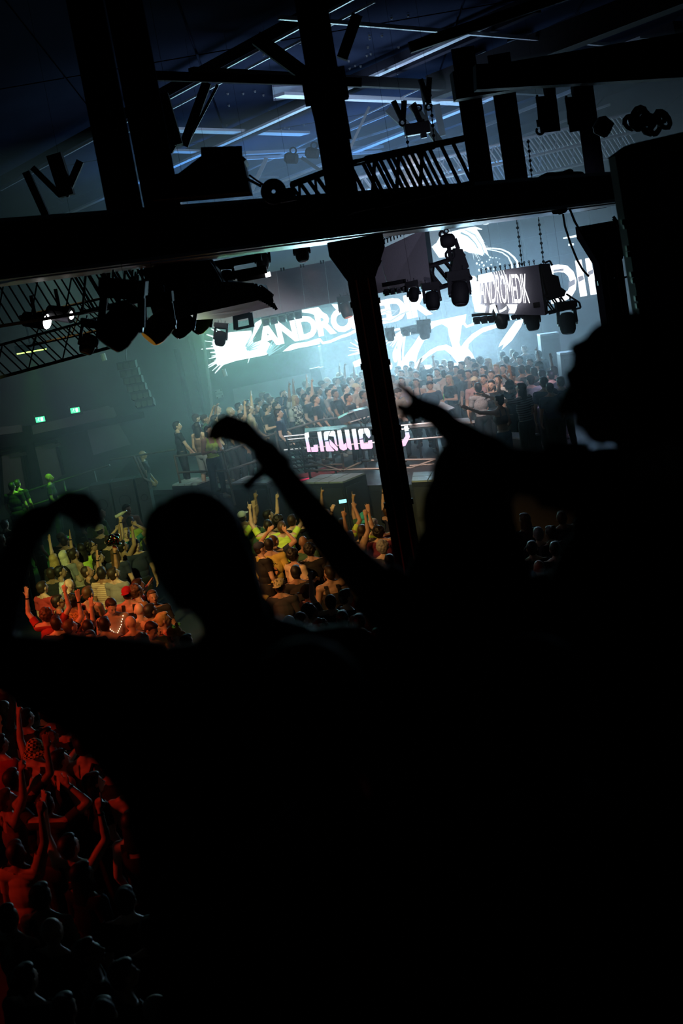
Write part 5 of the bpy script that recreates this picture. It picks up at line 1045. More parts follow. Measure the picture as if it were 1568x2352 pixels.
Nr = [
 (49,1585,-60,'lookup','curly','black','tee','green',dict(extra='dark-haired man looking up in a dark green top, topmost of the red crowd')), (8,1562,-30,'open_l','curly','brown','tee','red',{}), (10,1628,-70,'fist_r','bald','dark','tank','beige',{}), (112,1694,-70,'lookup','bun','black','tank','black',dict(fem=1,extra='woman with hair up looking up right, face lit red')),
 (83,1722,-30,'point_l','bucket','camo','tank','black',dict(fem=1,extra='person with a black and yellow checkered head scarf')), (138,1746,-60,'reach','short','black','tank','black',dict(fem=1,extra='woman with sunglasses pushed up on her dark hair')), (192,1712,-15,'stand','short','black','tank','beige',dict(h=1.07,extra='tall broad man in a beige tank top with a black strap across his back')),
 (290,1798,-10,'stand','short','black','none','black',dict(extra='shirtless person with red-lit shoulders seen from behind',sk=1,h=1.0)), (106,1848,-20,'bent','short','black','tee','dark',{}), (302,1890,-10,'stand','long','black','tank','black',dict(fem=1)), (14,1838,-60,'point_r','short','brown','tank','brown',{}), (215,1800,-60,'stand','long','black','tee','black',dict(fem=1)),
 (30,1790,-20,'open_r','short','dark','tee','black',{}), (38,1960,-30,'fist_r','short','dark','tee','tan',{}), (160,1945,-30,'both','short','black','tank','black',{}), (250,1760,0,'stand','short','black','tee','dark',{}), (150,1668,-30,'stand','short','black','tee','black',{}), (118,1640,-20,'stand','curly','black','tee','black',{}), (182,1690,10,'stand','long','black','tee','dark',dict(fem=1)), (60,1650,-40,'stand','short','dark','tee','dark',{}), (96,2060,-20,'stand','short','black','tank','black',{}),
 (190,2010,-40,'stand','long','black','tee','black',dict(fem=1)), (120,2140,-30,'stand','bald','dark','tee','black',{}), (205,2190,-70,'lookup','short','black','tee','black',{}), (20,2110,-30,'open_l','short','brown','tank','black',{}), (290,2070,-10,'stand','short','black','tee','black',{}), (285,2240,-60,'stand','short','dark','tee','black',{}),
 (60,2250,-30,'stand','short','black','tee','dark',{}), (345,2140,0,'stand','short','black','tee','dark',{}), (365,2320,-70,'lookup','bald','dark','tee','black',{}), (150,2320,-20,'stand','short','dark','tee','black',{}), (240,2330,0,'stand','short','black','tee','black',{}), (0,1710,-40,'stand','short','dark','tee','red',{})]
Rg = [(1204,1195,35,'stand','long','brown','tee','dark',dict(fem=1)), (1222,1260,-10,'stand','short','black','tee','dark',{}), (1264,1225,25,'stand','bun','dark','tee','black',dict(fem=1)), (1236,1228,0,'stand','short','grey','tee','black',{}), (1290,1190,0,'open_r','short','brown','tee','dark',{}), (1238,1305,10,'stand','bald','dark','tee','black',{}), (1275,1262,-10,'stand','short','dark','tee','black',{})]
S1 = [(407,979,-75,'rail','short','black','tee','black',dict(extra='dark-haired person in black leaning at the left end of the stage rail')), (451,961,-60,'stand','cap','dark','tee','black',{}), (454,980,-30,'stand','long','black','tank','brown',dict(fem=1,lc='grey',legs='shorts')), (471,963,-100,'phone','capback','dark','tee','green',{}), (479,989,-150,'cup','long','black','tank','lime',dict(fem=1,extra='woman with long black hair in a bright lime top at the rail')),
 (494,964,-80,'stand','long','black','tee','black',dict(fem=1)), (511,962,-80,'stand','short','black','tee','black',{}), (499,941,-90,'lookup','buzz','brown','tee','black',{}), (530,945,-90,'stand','buzz','light','tee','dark',{}), (555,960,-85,'horns','short','black','tee','black',dict(extra='person in black T-shirt making horns with raised hand at the rail')), (549,935,-80,'stand','short','black','tee','dark',{}),
 (572,942,-80,'open_l','buzz','brown','tee','cream',dict(extra='tall man in a cream T-shirt with one arm straight up',h=1.05)), (567,928,-60,'stand','short','black','tee','dark',{}), (594,924,-80,'stand','capback','dark','tee','black',{}), (604,910,-90,'stand','short','brown','tee','dark',{}), (615,913,-90,'stand','short','dark','tee','dark',{}), (624,923,-90,'stand','short','brown','tee','black',{}),
 (613,938,-110,'cup','short','black','tee','black',dict(extra='man in sunglasses and black T-shirt holding two cups at the rail')), (641,922,-100,'bent','short','dark','long','navy',{}), (662,914,-100,'both','cap','white','tee','white',{}), (679,918,-110,'rail','long','light','long','plaid',dict(fem=1,extra='woman in a black and white plaid shirt leaning on the rail')), (702,914,-110,'point_l','short','black','tee','black',dict(fem=1)),
 (703,883,-100,'stand','short','brown','tee','dark',{}), (713,899,-100,'stand','short','black','tee','black',{}), (722,897,-100,'stand','short','black','tee','navy',{}), (731,898,-100,'stand','short','black','tee','dark',{}), (751,875,-100,'stand','bald','dark','tee','black',{}), (755,902,-120,'rail','short','black','tee','grey',{}), (773,876,-110,'stand','short','brown','tee','black',{}),
 (786,873,-90,'point_l','long','black','tee','black',dict(fem=1)), (781,864,-110,'open_r','short','blond','tee','dark',{}), (794,893,-130,'cup','bun','dark','tank','black',dict(fem=1,extra='tattooed woman in a black tank top beside the column, hands at her mouth')), (805,875,-110,'stand','short','brown','tee','black',{}), (818,891,-130,'cup','cap','cream','tee','beige',dict(extra='man in a cream cap with a black strap across his chest')),
 (813,865,-110,'open_r','long','brown','tee','dark',dict(fem=1)), (833,862,-110,'stand','short','brown','tee','grey',{}), (840,886,-110,'point_l','short','dark','tee','brown',{}), (826,876,-110,'open_l','short','brown','tee','tan',{}), (764,892,-110,'stand','short','dark','tee','dark',{}), (740,884,-100,'stand','cap','dark','tee','black',{}),
 (690,900,-100,'open_l','short','dark','tee','dark',{}), (652,906,-100,'stand','short','black','tee','black',{}), (635,934,-100,'stand','short','black','tee','black',{}), (586,938,-100,'stand','short','black','tee','black',{}), (522,966,-80,'stand','short','black','tee','black',{}), (540,966,-80,'stand','short','dark','tee','black',{}), (640,950,-100,'stand','short','dark','tee','navy',{}), (725,918,-110,'stand','short','dark','tee','black',{}), (770,905,-120,'rail','short','black','tee','black',{}), (800,915,-120,'stand','short','black','tee','dark',{}), (835,908,-120,'stand','short','dark','tee','brown',{})]
S2 = [(913,850,120,'stand','short','dark','tee','navy',{}), (921,859,150,'stand','short','brown','tee','tan',{}), (932,848,170,'stand','short','brown','tee','tan',{}), (943,854,170,'down','short','brown','tee','grey',{}), (945,838,160,'stand','short','dark','tee','grey',{}), (922,876,160,'stand','long','brown','tank','pink',dict(fem=1)),
 (913,903,-140,'down','short','brown','long','beige',dict(extra='performer in a beige sweatshirt with headphones at the booth, looking down',h=1.02)), (969,846,-150,'phone','capback','white','tee','dark',dict(extra='cameraman filming with a shoulder camera behind the booth')), (999,836,100,'stand','short','brown','tee','white',{}), (1012,848,150,'stand','short','brown','tee','tan',{}), (1019,835,150,'stand','short','light','tee','tan',{}),
 (1034,839,150,'stand','short','black','tee','black',dict(extra='tall man with black glasses and black T-shirt above the cameraman',h=1.05)), (1018,860,20,'stand','pony','dark','none','black',dict(fem=0,sk=0,lc='denim')), (987,886,-160,'lookup','cap','navy','tee','navy',dict(extra='man in a navy cap and T-shirt beside the pointing hand')), (986,870,150,'stand','short','dark','tee','white',{}),
 (1030,872,120,'cup','long','light','tee','black',dict(fem=1,extra='woman with long fair hair holding a green plush toy')), (1058,860,80,'stand','capback','dark','tee','black',{}), (1059,840,120,'stand','short','brown','tee','grey',{}), (1073,829,120,'stand','buzz','brown','tee','cream',dict(h=1.05)), (1084,834,120,'stand','short','dark','tee','tan',{}), (1091,845,150,'stand','cap','dark','tee','grey',{}),
 (1099,830,60,'stand','curly','brown','tee','tan',{}), (1091,859,150,'stand','short','dark','tank','black',{}), (1110,851,120,'stand','long','dark','tank','tan',dict(fem=1)), (1089,877,160,'stand','cap','pale','tee','pink',{}), (1097,891,15,'stand','short','black','tee','grey',dict(extra='man with dark hair and headphones in a patterned grey shirt, from behind')),
 (1101,830,30,'stand','curly','brown','tee','tan',{}), (1120,833,120,'stand','long','blond','tee','tan',dict(fem=1)), (1153,817,20,'stand','short','brown','tee','tan',{}), (1161,828,30,'stand','short','dark','tee','grey',{}), (1176,812,20,'stand','short','light','tee','tan',{}), (1183,818,30,'stand','buzz','dark','tee','grey',{}), (1193,828,150,'stand','short','dark','tee','dark',{}),
 (1204,803,170,'stand','short','brown','tee','navy',{}), (1216,834,150,'stand','short','brown','tee','grey',{}), (1236,815,20,'stand','short','dark','tee','dark',{}), (1139,847,150,'stand','long','blond','tee','tan',dict(fem=1)), (1172,853,100,'stand','short','dark','tee','dark',{}), (1144,873,150,'stand','short','black','tee','white',dict(h=1.02)), (1212,850,20,'stand','short','dark','tee','dark',{}),
 (1237,842,60,'horns','cap','dark','tee','dark',{}), (1244,860,20,'open_r','short','black','tee','dark',{}), (1263,863,30,'stand','short','black','tee','dark',{}), (1271,853,30,'stand','short','brown','tee','dark',{}), (1169,886,60,'bent','bucket','dark','tee','dark',{}), (1196,893,40,'reach','long','black','tee','dark',dict(h=1.06,extra='tall person with long black hair and striped dark shirt reaching left')),
 (1217,874,20,'open_l','cap','dark','tee','grey',{}), (1248,879,10,'stand','short','black','tee','navy',dict(h=1.06,extra='broad dark-haired man in violet haze seen from behind, right stage crowd')), (1145,921,40,'reach','bun','black','crop','grey',dict(fem=1,lc='denim',extra='slim woman in a crop top reaching her arm to the left')), (1176,866,150,'down','short','dark','tee','pink',{}),
 (1128,862,150,'stand','short','brown','tee','pink',{}), (1155,848,150,'stand','long','dark','tee','grey',dict(fem=1)), (1197,850,20,'stand','short','dark','tee','grey',{}), (1225,855,20,'stand','short','dark','tee','dark',{}), (955,862,150,'stand','short','brown','tee','dark',{}), (1003,856,150,'stand','short','dark','tee','dark',{}), (1047,850,150,'stand','short','dark','tee','dark',{}), (1075,860,150,'stand','short','dark','tee','dark',{}), (1128,885,150,'stand','long','dark','tee','black',dict(fem=1)),
 (1286,878,20,'stand','short','black','tee','navy',{}), (1262,892,10,'stand','short','black','tee','navy',{}), (1110,872,150,'stand','short','dark','tank','tan',{}), (955,880,160,'stand','long','brown','crop','black',dict(fem=1,lc='black')), (900,870,150,'stand','short','brown','tee','tan',{}), (890,880,150,'stand','short','brown','tee','grey',{})]
Fr = [(40,1112,-20,'stand','short','dark','tee','black',{}), (28,1118,-10,'stand','short','black','tee','black',{}), (113,1098,-90,'stand','bald','dark','tee','black',{}), (328,1045,-90,'stand','bald','dark','tee','black',{})]
HEADS = {}
for lst, z in ((L, ZL), (Cn, ZC), (Nr, ZN), (Rg, ZR), (S1, SL), (S2, SR), (Fr, ZF)):
    for (x, y, yaw, pose, hair, hc, top, tc, kw) in lst:
        if z is ZF: zz = (ZF[0], ZF[1], .55)
        else: zz = z
        HEADS[(x, y)] = P(x, y, zz, yaw, pose, hair, hc, top, tc, **dict(kw))
name_people()
# ---- things people hold or wear
def hand_of(key, s, up=.06):
    o, M, J = HEADS[key]; w_ = V(J['wr'][s]); d = V(J['hd'][s]); return M @ (w_+d*(.07+up))
p = hand_of((249, 1243), 1); t = thing('plastic_bottle', p, 'clear plastic bottle held up over the left crowd', 'bottle'); M_clear = mat('clear_plastic', (.6, .65, .68), .1); a = V((.35, 0, .12)).normalized()
MB().lathe(p-a*.1, p+a*.14, [(0, .03), (.05, .035), (.7, .034), (.88, .014), (1, .014)], 12).build('bottle', M_clear, t, True); MB().lathe(p+a*.14, p+a*.16, [(0, .016), (1, .016)], 10).build('cap', M_alu, t)
p = hand_of((233, 1317), 1, .1); t = thing('foil_hat', p, 'crumpled shiny foil hat reflecting red and green, held up in the left crowd', 'hat')
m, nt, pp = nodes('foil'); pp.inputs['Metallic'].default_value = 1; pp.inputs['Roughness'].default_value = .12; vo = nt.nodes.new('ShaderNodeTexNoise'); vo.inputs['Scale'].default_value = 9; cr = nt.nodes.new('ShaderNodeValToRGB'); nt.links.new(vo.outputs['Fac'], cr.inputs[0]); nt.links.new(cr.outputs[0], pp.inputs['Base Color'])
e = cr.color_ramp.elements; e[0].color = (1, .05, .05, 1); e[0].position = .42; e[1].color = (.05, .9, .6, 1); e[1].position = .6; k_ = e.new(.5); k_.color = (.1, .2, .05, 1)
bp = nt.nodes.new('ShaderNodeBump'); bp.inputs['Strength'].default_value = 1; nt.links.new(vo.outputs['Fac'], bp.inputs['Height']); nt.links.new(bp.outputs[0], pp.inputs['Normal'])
F_ = Fig(); r_ = random.Random(4)
for k in range(12): F_.ell('h', p+V((r_.uniform(-.08, .08), r_.uniform(-.07, .07), .05+r_.uniform(-.06, .07))), (.06, .06, .05))
me = fuse(F_, .012, 1); me.materials.append(m); o = bpy.data.objects.new('crown', me); put(o, Matrix.Identity(4), t); MB().torus(p+V((0, 0, -.02)), (.2, .1, 1), .12, .02, 18, 5).build('brim', m, t)
p = hand_of((785, 1206), 0, .09).lerp(hand_of((785, 1206), 1, .09), .5); t = thing('phone', p, 'phone with a cyan glowing screen held up in the centre crowd', 'phone'); MB().box(p, (.075, .006, .038)).build('case', M_black, t); MB().box(p+V((0, -.008, 0)), (.068, .002, .032)).build('display', glow('phone_screen', (.3, .95, 1), 1.6), t)
for key, s, lab in (((300, 1432), 0, 'clear plastic cup held beside the shiny bald head'), ((613, 938), 1, 'pale cup in the hand of the man in sunglasses'), ((203, 1363), 0, 'small pale cup behind the man in the black tank top')):
    p = hand_of(key, s, .0)+V((0, 0, .03)); t = thing('cup', p, lab, 'cup'); MB().lathe(p-V((0, 0, .05)), p+V((0, 0, .06)), [(0, .028), (1, .04)], 14).build('cup', M_clear, t); MB().torus(p+V((0, 0, .06)), (0, 0, 1), .04, .004, 14, 4).build('rim', M_clear, t)
# string of lights on the shirtless man
o, M, J = HEADS[(256, 1393)]; t = thing('light_necklace', M @ V((0, .12, 1.3)), 'string of tiny warm lights round the neck of the shirtless man', 'necklace'); ml = glow('bead_light', (1, .75, .45), 3)
for k in range(17):
    a = (k-8)/8; z = 1.44-.24*(1-abs(a))**.8*1.0; yv = .135 if abs(a) < .75 else .07; MB().lathe(M @ V((a*.15, yv-.0, z-.008)), M @ V((a*.15, yv, z+.008)), [(0, .003), (.5, .0065), (1, .003)], 8).build('bead', ml, t)
# plush animal hat
o, M, J = HEADS[(404, 1462)]; X = M @ Matrix.Translation(J['head']) @ J['Rh'].to_4x4(); t = thing('plush_hat', X @ V((0, 0, .1)), 'orange plush animal hat with a bulging green eye and wide brim', 'hat'); mo = mat('orange_plush', (.75, .3, .08), .9, bump=.4, scale=40)
F_ = Fig(); F_.ell('h', (0, -.01, .07), (.1, .115, .085)); F_.ell('h', (0, .1, .03), (.06, .06, .04)); F_.ell('h', (.05, .03, .15), (.035, .035, .035)); F_.ell('h', (-.05, .03, .15), (.035, .035, .035)); me = fuse(F_, .009, 2); me.materials.append(mo); put(bpy.data.objects.new('crown', me), X, t)
me = HM['bucket'].copy() if 'bucket' in HM else get_hair('bucket').copy(); 
for s in (-1, 1): MB().lathe(X @ V((s*.06, .05, .155)), X @ V((s*.072, .075, .158)), [(0, .024), (.6, .02), (1, .008)], 12).build('eye', glow('hat_eye', (.5, .9, .1), .05), t)
for s in (-1, 1): MB().lathe(X @ V((s*.072, .075, .158)), X @ V((s*.075, .082, .158)), [(0, .009), (1, .006)], 10).build('pupil', M_black, t)
# shoulder camera
p = at(972, 855, onz(969, 846, 2.93).y-.25); t = thing('video_camera', p, 'black shoulder video camera pointed at the booth', 'camera'); MB().box(p, (.09, .16, .07)).build('body', M_black, t); MB().lathe(p+V((.08, -.1, .02)), p+V((.22, -.2, .02)), [(0, .05), (.8, .06), (1, .07)], 14).build('lens', M_black, t)
MB().box(p+V((-.05, 0, .12)), (.04, .08, .03)).build('handle', M_black, t); MB().box(p+V((-.13, 0, -.03)), (.05, .06, .05)).build('battery', M_black, t); rod('grip', p+V((0, -.05, -.07)), p+V((.02, -.08, -.2)), .02, M_black, t)
# green plush toy
p = hand_of((1030, 872), 0, .05); F_ = Fig(); [F_.ell('h', p+V(q), r) for q, r in (((0, -.05, .02), (.07, .06, .07)), ((.0, -.05, -.12), (.05, .05, .09)), ((-.04, -.05, -.24), (.02, .03, .06)), ((.04, -.05, -.24), (.02, .03, .06)), ((.07, -.05, .1), (.012, .012, .05)), ((-.05, -.05, .11), (.012, .012, .05)))]
me = fuse(F_, .012, 2); me.materials.append(mat('green_plush', (.1, .6, .15), .9)); o = bpy.data.objects.new('plush_toy', me); put(o, Matrix.Identity(4)); tagp(o, 'green plush toy held by the woman with long fair hair', 'toy')
for s in (-1, 1): MB().lathe(p+V((s*.028, -.11, .03)), p+V((s*.028, -.12, .03)), [(0, .014), (1, .01)], 8).build('eye', M_black, o)
# print on the yellow shirt, drawn flat on the cloth
o, M, J = HEADS[(618, 1252)]
b = MB(); yb = -.145
def disc(c, r, y, n=24): return [(c[0]+r*math.cos(2*math.pi*i/n), y, c[1]+r*math.sin(2*math.pi*i/n)) for i in range(n)]
def onback(pts, m, nm): b = MB(); b.add([M @ V(q) for q in pts], [tuple(range(len(pts)))]); return b.build(nm, m, o)
onback(disc((0, 1.2), .085, yb), mat('print_peach', (.6, .28, .14), .8), 'print_disc')
for q in ([(-.05, yb-.003, 1.13), (.05, yb-.003, 1.12), (.03, yb-.003, 1.2), (.015, yb-.003, 1.27), (-.02, yb-.003, 1.27), (-.02, yb-.003, 1.2)], [(.01, yb-.003, 1.21), (.09, yb-.003, 1.2), (.09, yb-.003, 1.215), (.02, yb-.003, 1.235)]): onback(q, M_black, 'print_figure')
for k in range(5): onback([(-.08+k*.034, yb+.004, 1.325), (-.058+k*.034, yb+.004, 1.325), (-.06+k*.034, yb+.004, 1.338), (-.078+k*.034, yb+.004, 1.338)], M_black, 'print_mark'); onback([(-.073+k*.034, yb+.004, 1.315), (-.067+k*.034, yb+.004, 1.315), (-.067+k*.034, yb+.004, 1.35), (-.073+k*.034, yb+.004, 1.35)], M_black, 'print_mark')
# black strap across the beige tank top, band of sunglasses, headphones, wristbands
o, M, J = HEADS[(192, 1712)]; MB().tube([M @ V(q) for q in ((-.13, -.13, .98), (-.05, -.15, 1.15), (.04, -.15, 1.3), (.11, -.09, 1.47))], .02, 6).build('strap', M_black, o)
o, M, J = HEADS[(818, 891)]; MB().tube([M @ V(q) for q in ((-.12, .14, 1.45), (0, .16, 1.25), (.13, .13, 1.05))], .014, 5).build('strap', M_black, o)
for key in ((138, 1746),):
    o, M, J = HEADS[key]; X = M @ Matrix.Translation(J['head']) @ J['Rh'].to_4x4()
    for s in (-1, 1): MB().lathe(X @ V((s*.035, .075, .085)), X @ V((s*.035, .085, .09)), [(0, .028), (1, .026)], 12).build('sunglass_lens', mat('mirror_lens', (.3, .5, .4), .08, 1), o)
for key in ((1034, 839), (613, 938), (134, 1383), (210, 1256)):
    o, M, J = HEADS[key]; X = M @ Matrix.Translation(J['head']) @ J['Rh'].to_4x4(); b = MB()
    for s in (-1, 1): b.torus(X @ V((s*.034, .1, .004)), (X.to_3x3() @ V((0, 1, 0))), .024, .005, 12, 5); b.bar(X @ V((s*.058, .1, .008)), X @ V((s*.085, .0, .008)), .006, .006)
    b.bar(X @ V((-.012, .105, .006)), X @ V((.012, .105, .006)), .006, .006); b.build('glasses', M_black, o)
for key in ((913, 903), (1097, 891)):
    o, M, J = HEADS[key]; X = M @ Matrix.Translation(J['head']) @ J['Rh'].to_4x4()
    MB().torus(X @ V((0, -.03, -.12)), (X.to_3x3() @ V((0, .3, 1))), .085, .012, 16, 6).build('headphone_band', M_black, o)
    for s in (-1, 1): MB().lathe(X @ V((s*.085, .0, -.12)), X @ V((s*.115, .01, -.12)), [(0, .03), (.5, .038), (1, .03)], 12).build('headphone_cup', M_black, o)
for key, s in (((249, 1243), 1), ((233, 1317), 1), ((170, 1273), 0), ((201, 1314), 1), ((108, 1412), 0), ((130, 1432), 1), ((671, 1196), 1), ((893, 1174), 0), ((160, 1945), 1), ((106, 1848), 1), ((785, 1206), 0)):
    o, M, J = HEADS[key]; a, d = V(J['wr'][s]), V(J['hd'][s]); MB().lathe(M @ (a-d*.035), M @ (a-d*.015), [(0, .033), (1, .031)], 12).build('wristband', M_black, o)

def pattern(nm, c1, c2, sc, kind='check'):
    m, nt, p = nodes(nm); tc = nt.nodes.new('ShaderNodeTexCoord'); t = nt.nodes.new('ShaderNodeTexChecker' if kind == 'check' else 'ShaderNodeTexWave' if kind == 'stripe' else 'ShaderNodeTexVoronoi'); t.inputs['Scale'].default_value = sc
    nt.links.new(tc.outputs['Object'], t.inputs['Vector']); p.inputs['Roughness'].default_value = .9
    if kind == 'check': t.inputs['Color1'].default_value = (*c1, 1); t.inputs['Color2'].default_value = (*c2, 1); nt.links.new(t.outputs['Color'], p.inputs['Base Color'])
    else:
        if kind == 'stripe': t.bands_direction = 'Z'
        cr = nt.nodes.new('ShaderNodeValToRGB'); cr.color_ramp.interpolation = 'CONSTANT'; e = cr.color_ramp.elements; e[0].color = (*c1, 1); e[1].color = (*c2, 1); e[1].position = .5 if kind == 'stripe' else .35
        nt.links.new(t.outputs['Color' if kind == 'stripe' else 'Distance'], cr.inputs[0]); nt.links.new(cr.outputs[0], p.inputs['Base Color'])
    return m
def dress(key, part, m):
    for c in HEADS[key][0].children:
        if c.name.split('.')[0] == part and len(c.material_slots): c.material_slots[0].link = 'OBJECT'; c.material_slots[0].material = m
dress((679, 918), 'shirt', pattern('plaid_cloth', (.02, .02, .025), (.6, .6, .55), 14)); dress((83, 1722), 'bucket_hat', pattern('checkered_scarf', (.02, .018, .01), (.8, .6, .15), 34))
dress((233, 1317), 'shirt', pattern('striped_cream', (.62, .5, .36), (.4, .28, .2), 9, 'stripe')); dress((1196, 893), 'shirt', pattern('striped_dark', (.03, .03, .035), (.3, .3, .3), 7, 'stripe'))
dress((643, 1346), 'cap', pattern('camo_cloth', (.12, .11, .05), (.5, .42, .22), 22, 'blob')); dress((170, 1381), 'shirt', pattern('leopard_cloth', (.04, .025, .01), (.45, .28, .1), 45, 'blob')); dress((1097, 891), 'shirt', pattern('flecked_grey', (.2, .2, .22), (.4, .4, .42), 60, 'blob'))
# ================= the four silhouettes on the balcony, close to the camera
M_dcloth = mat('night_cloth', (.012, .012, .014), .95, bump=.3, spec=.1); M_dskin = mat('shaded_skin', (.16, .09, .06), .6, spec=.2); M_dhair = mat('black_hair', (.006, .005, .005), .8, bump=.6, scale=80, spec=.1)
A = at
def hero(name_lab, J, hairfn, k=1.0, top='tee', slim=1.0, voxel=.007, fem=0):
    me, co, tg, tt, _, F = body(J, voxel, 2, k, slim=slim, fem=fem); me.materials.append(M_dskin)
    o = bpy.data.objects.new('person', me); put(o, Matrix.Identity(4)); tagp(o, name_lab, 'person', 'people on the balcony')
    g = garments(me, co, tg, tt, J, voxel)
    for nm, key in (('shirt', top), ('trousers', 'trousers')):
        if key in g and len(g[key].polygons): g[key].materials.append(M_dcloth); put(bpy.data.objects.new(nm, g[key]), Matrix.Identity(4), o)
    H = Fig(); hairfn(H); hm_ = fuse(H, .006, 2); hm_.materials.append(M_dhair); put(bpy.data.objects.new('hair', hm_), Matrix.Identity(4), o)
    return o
def stand(J, x, y, zf=4.15):   # legs straight down from a pelvis over x, y
    J['hip'] = (V((x-.09, y, .98+zf-.05)), V((x+.09, y, .98+zf-.05))); J['kn'] = (V((x-.11, y+.02, zf+.5)), V((x+.11, y+.02, zf+.5))); J['an'] = (V((x-.12, y, zf+.09)), V((x+.12, y, zf+.09))); J['toe'] = (V((x-.14, y+.15, zf+.04)), V((x+.14, y+.15, zf+.04)))
# --- left person: long hair, arm stretched left with the hand flopped over
Yh = 2.7
hc_ = A(452, 1268, Yh); Rh = headmat((-.75, .6, -.08)); nb = A(560, 1440, Yh)
J = dict(head=hc_, Rh=Rh, neck=nb+V((0, 0, -.06)), chest=A(590, 1700, 2.68), pelvis=A(590, 2120, 2.68))
shl, shr = A(400, 1562, 2.65), A(805, 1512, 2.62); ell, elr = A(-40, 1500, 2.5), A(905, 1820, 2.5)
J.update(sh=[shl, shr], el=[ell, elr], hs=1.2, wr=[A(62, 1218, 2.55), A(960, 2060, 2.7)], hd=[V((.42, .86, .22)).normalized(), V((.1, .4, -.9)).normalized()], hn=[V((.45, 0, -1)), V((-1, 0, 0))], hk=('flop', 'relax'))
stand(J, J['pelvis'].x, J['pelvis'].y)
def hairA(H):
    h = hc_; H.ell('h', A(452, 1246, 2.72), (.102, .1, .092)); H.ell('h', A(492, 1300, 2.72), (.085, .085, .125)); H.ell('h', A(538, 1380, 2.7), (.062, .07, .09)); H.ell('h', A(575, 1425, 2.7), (.055, .06, .06)); H.ell('h', A(400, 1230, 2.72), (.062, .07, .07))
    H.caps('h', A(500, 1300, 2.66), A(560, 1480, 2.6), .07, .06)
    H.caps('h', A(540, 1280, 2.7), A(560, 1400, 2.68), .03, .035)
sl_ = Fig(); sl_.caps('s', A(-20, 1510, 2.52), A(240, 1640, 2.62), .045, .07); sl_.caps('s', A(240, 1640, 2.62), A(360, 1800, 2.66), .075, .07); sl_.caps('s', A(200, 1600, 2.6), A(420, 1620, 2.66), .06, .09); sl_.caps('s', A(360, 1800, 2.66), A(430, 2050, 2.68), .07, .08)
sl_me = fuse(sl_, .009, 3); sl_me.materials.append(M_dcloth)
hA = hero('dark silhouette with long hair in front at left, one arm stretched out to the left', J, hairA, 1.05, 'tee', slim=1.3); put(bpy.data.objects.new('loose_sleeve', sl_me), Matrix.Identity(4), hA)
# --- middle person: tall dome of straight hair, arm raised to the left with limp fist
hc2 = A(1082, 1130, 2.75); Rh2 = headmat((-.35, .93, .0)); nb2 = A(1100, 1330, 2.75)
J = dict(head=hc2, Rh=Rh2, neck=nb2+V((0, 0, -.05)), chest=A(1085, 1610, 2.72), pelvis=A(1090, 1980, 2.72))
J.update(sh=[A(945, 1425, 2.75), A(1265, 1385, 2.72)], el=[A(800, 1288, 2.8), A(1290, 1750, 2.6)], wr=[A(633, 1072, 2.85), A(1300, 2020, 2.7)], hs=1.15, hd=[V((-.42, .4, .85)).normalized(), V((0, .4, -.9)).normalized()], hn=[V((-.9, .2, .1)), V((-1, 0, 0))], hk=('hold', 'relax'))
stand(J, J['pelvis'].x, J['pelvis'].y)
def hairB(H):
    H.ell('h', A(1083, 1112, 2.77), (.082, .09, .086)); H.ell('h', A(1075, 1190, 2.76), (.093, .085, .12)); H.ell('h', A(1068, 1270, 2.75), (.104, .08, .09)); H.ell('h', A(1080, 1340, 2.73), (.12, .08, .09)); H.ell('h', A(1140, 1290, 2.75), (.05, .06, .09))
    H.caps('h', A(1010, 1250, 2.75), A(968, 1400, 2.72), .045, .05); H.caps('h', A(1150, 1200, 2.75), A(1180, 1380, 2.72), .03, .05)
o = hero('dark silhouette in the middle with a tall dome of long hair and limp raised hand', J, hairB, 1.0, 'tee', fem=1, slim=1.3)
b = MB(); wr_ = A(622, 1072, 2.85); b.tube([wr_, A(600, 1085, 2.84), A(583, 1100, 2.84), A(562, 1122, 2.84)], .011, 6); b.build('bracelet_strap', M_dcloth, o); dd = (A(633, 1072, 2.85)-A(800, 1288, 2.8)).normalized(); MB().lathe(wr_-dd*.012+V((.01, 0, 0)), wr_+dd*.012+V((.01, 0, 0)), [(0, .031), (1, .030)], 14).build('bracelet', M_dcloth, o)
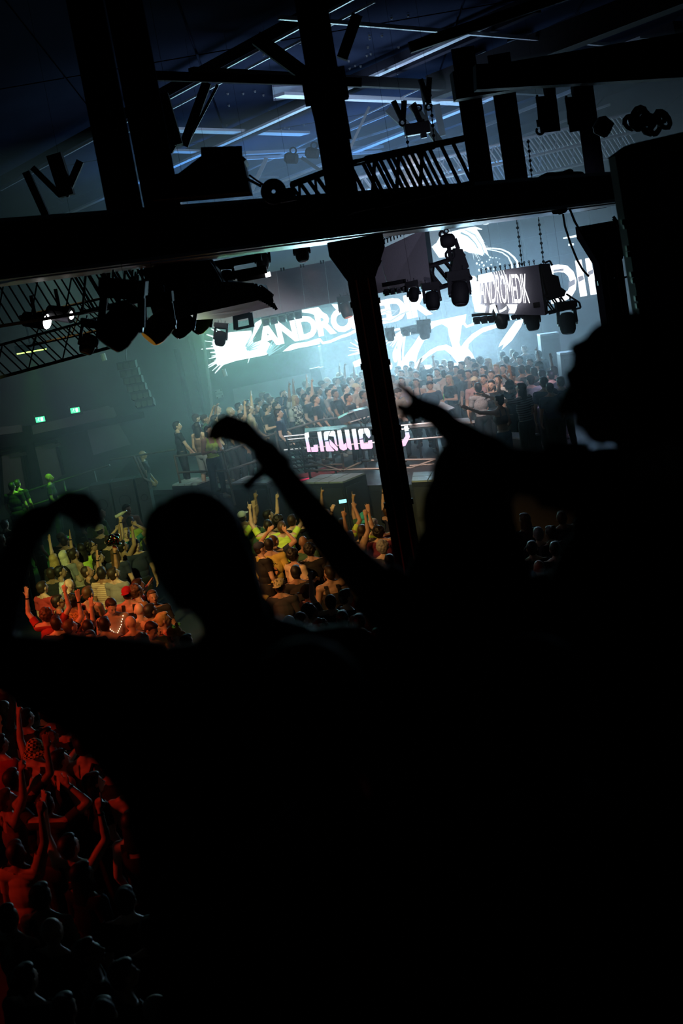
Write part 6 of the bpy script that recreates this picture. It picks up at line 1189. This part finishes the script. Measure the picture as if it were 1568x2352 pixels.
# --- right person: curly hair, profile to the left, arm across pointing at the stage
hc3 = A(1425, 878, 2.7); Rh3 = headmat((-.99, .1, -.04), (-.08, 0, 1)); nb3 = A(1500, 1060, 2.7)
J = dict(head=hc3, Rh=Rh3, neck=nb3+V((0, 0, -.03)), chest=A(1455, 1380, 2.68), pelvis=A(1440, 1800, 2.68))
J.update(sh=[A(1392, 1105, 2.5), A(1640, 1150, 2.72)], el=[A(1165, 1078, 2.58), A(1660, 1500, 2.6)], wr=[A(1030, 982, 2.72), A(1640, 1800, 2.7)], hd=[(A(930, 868, 2.89)-A(1026, 978, 2.72)).normalized(), V((0, .4, -.9)).normalized()], hn=[V((-.45, 0, -.8)), V((-1, 0, 0))], hk=('loose', 'relax'))
stand(J, J['pelvis'].x, J['pelvis'].y)
def hairC(H):
    H.ell('h', A(1455, 832, 2.72), (.1, .09, .085)); H.ell('h', A(1510, 900, 2.72), (.085, .085, .11)); H.ell('h', A(1490, 960, 2.7), (.05, .07, .06)); r = random.Random(8)
    for (x, y) in ((1325, 815), (1320, 790), (1345, 780), (1372, 772), (1388, 748), (1412, 730), (1442, 726), (1470, 722), (1500, 728), (1522, 742), (1545, 762), (1562, 790), (1338, 800), (1318, 838), (1575, 820), (1358, 790), (1312, 862), (1308, 850)):
        H.ell('h', A(x+10, y+12, 2.7+r.uniform(-.03, .03)), (.019, .02, .017))
    for k in range(160):
        a, b_ = r.uniform(0, 6.28), r.uniform(-.3, 1.5); d = V((math.cos(a)*math.cos(b_), math.sin(a)*math.cos(b_), math.sin(b_)))
        p = A(1455, 838, 2.72)+V((d.x*.1, d.y*.09, d.z*.087))
        if d.x < -.5 and d.z < .2: continue
        H.ell('h', p, (.017, .017, .016))
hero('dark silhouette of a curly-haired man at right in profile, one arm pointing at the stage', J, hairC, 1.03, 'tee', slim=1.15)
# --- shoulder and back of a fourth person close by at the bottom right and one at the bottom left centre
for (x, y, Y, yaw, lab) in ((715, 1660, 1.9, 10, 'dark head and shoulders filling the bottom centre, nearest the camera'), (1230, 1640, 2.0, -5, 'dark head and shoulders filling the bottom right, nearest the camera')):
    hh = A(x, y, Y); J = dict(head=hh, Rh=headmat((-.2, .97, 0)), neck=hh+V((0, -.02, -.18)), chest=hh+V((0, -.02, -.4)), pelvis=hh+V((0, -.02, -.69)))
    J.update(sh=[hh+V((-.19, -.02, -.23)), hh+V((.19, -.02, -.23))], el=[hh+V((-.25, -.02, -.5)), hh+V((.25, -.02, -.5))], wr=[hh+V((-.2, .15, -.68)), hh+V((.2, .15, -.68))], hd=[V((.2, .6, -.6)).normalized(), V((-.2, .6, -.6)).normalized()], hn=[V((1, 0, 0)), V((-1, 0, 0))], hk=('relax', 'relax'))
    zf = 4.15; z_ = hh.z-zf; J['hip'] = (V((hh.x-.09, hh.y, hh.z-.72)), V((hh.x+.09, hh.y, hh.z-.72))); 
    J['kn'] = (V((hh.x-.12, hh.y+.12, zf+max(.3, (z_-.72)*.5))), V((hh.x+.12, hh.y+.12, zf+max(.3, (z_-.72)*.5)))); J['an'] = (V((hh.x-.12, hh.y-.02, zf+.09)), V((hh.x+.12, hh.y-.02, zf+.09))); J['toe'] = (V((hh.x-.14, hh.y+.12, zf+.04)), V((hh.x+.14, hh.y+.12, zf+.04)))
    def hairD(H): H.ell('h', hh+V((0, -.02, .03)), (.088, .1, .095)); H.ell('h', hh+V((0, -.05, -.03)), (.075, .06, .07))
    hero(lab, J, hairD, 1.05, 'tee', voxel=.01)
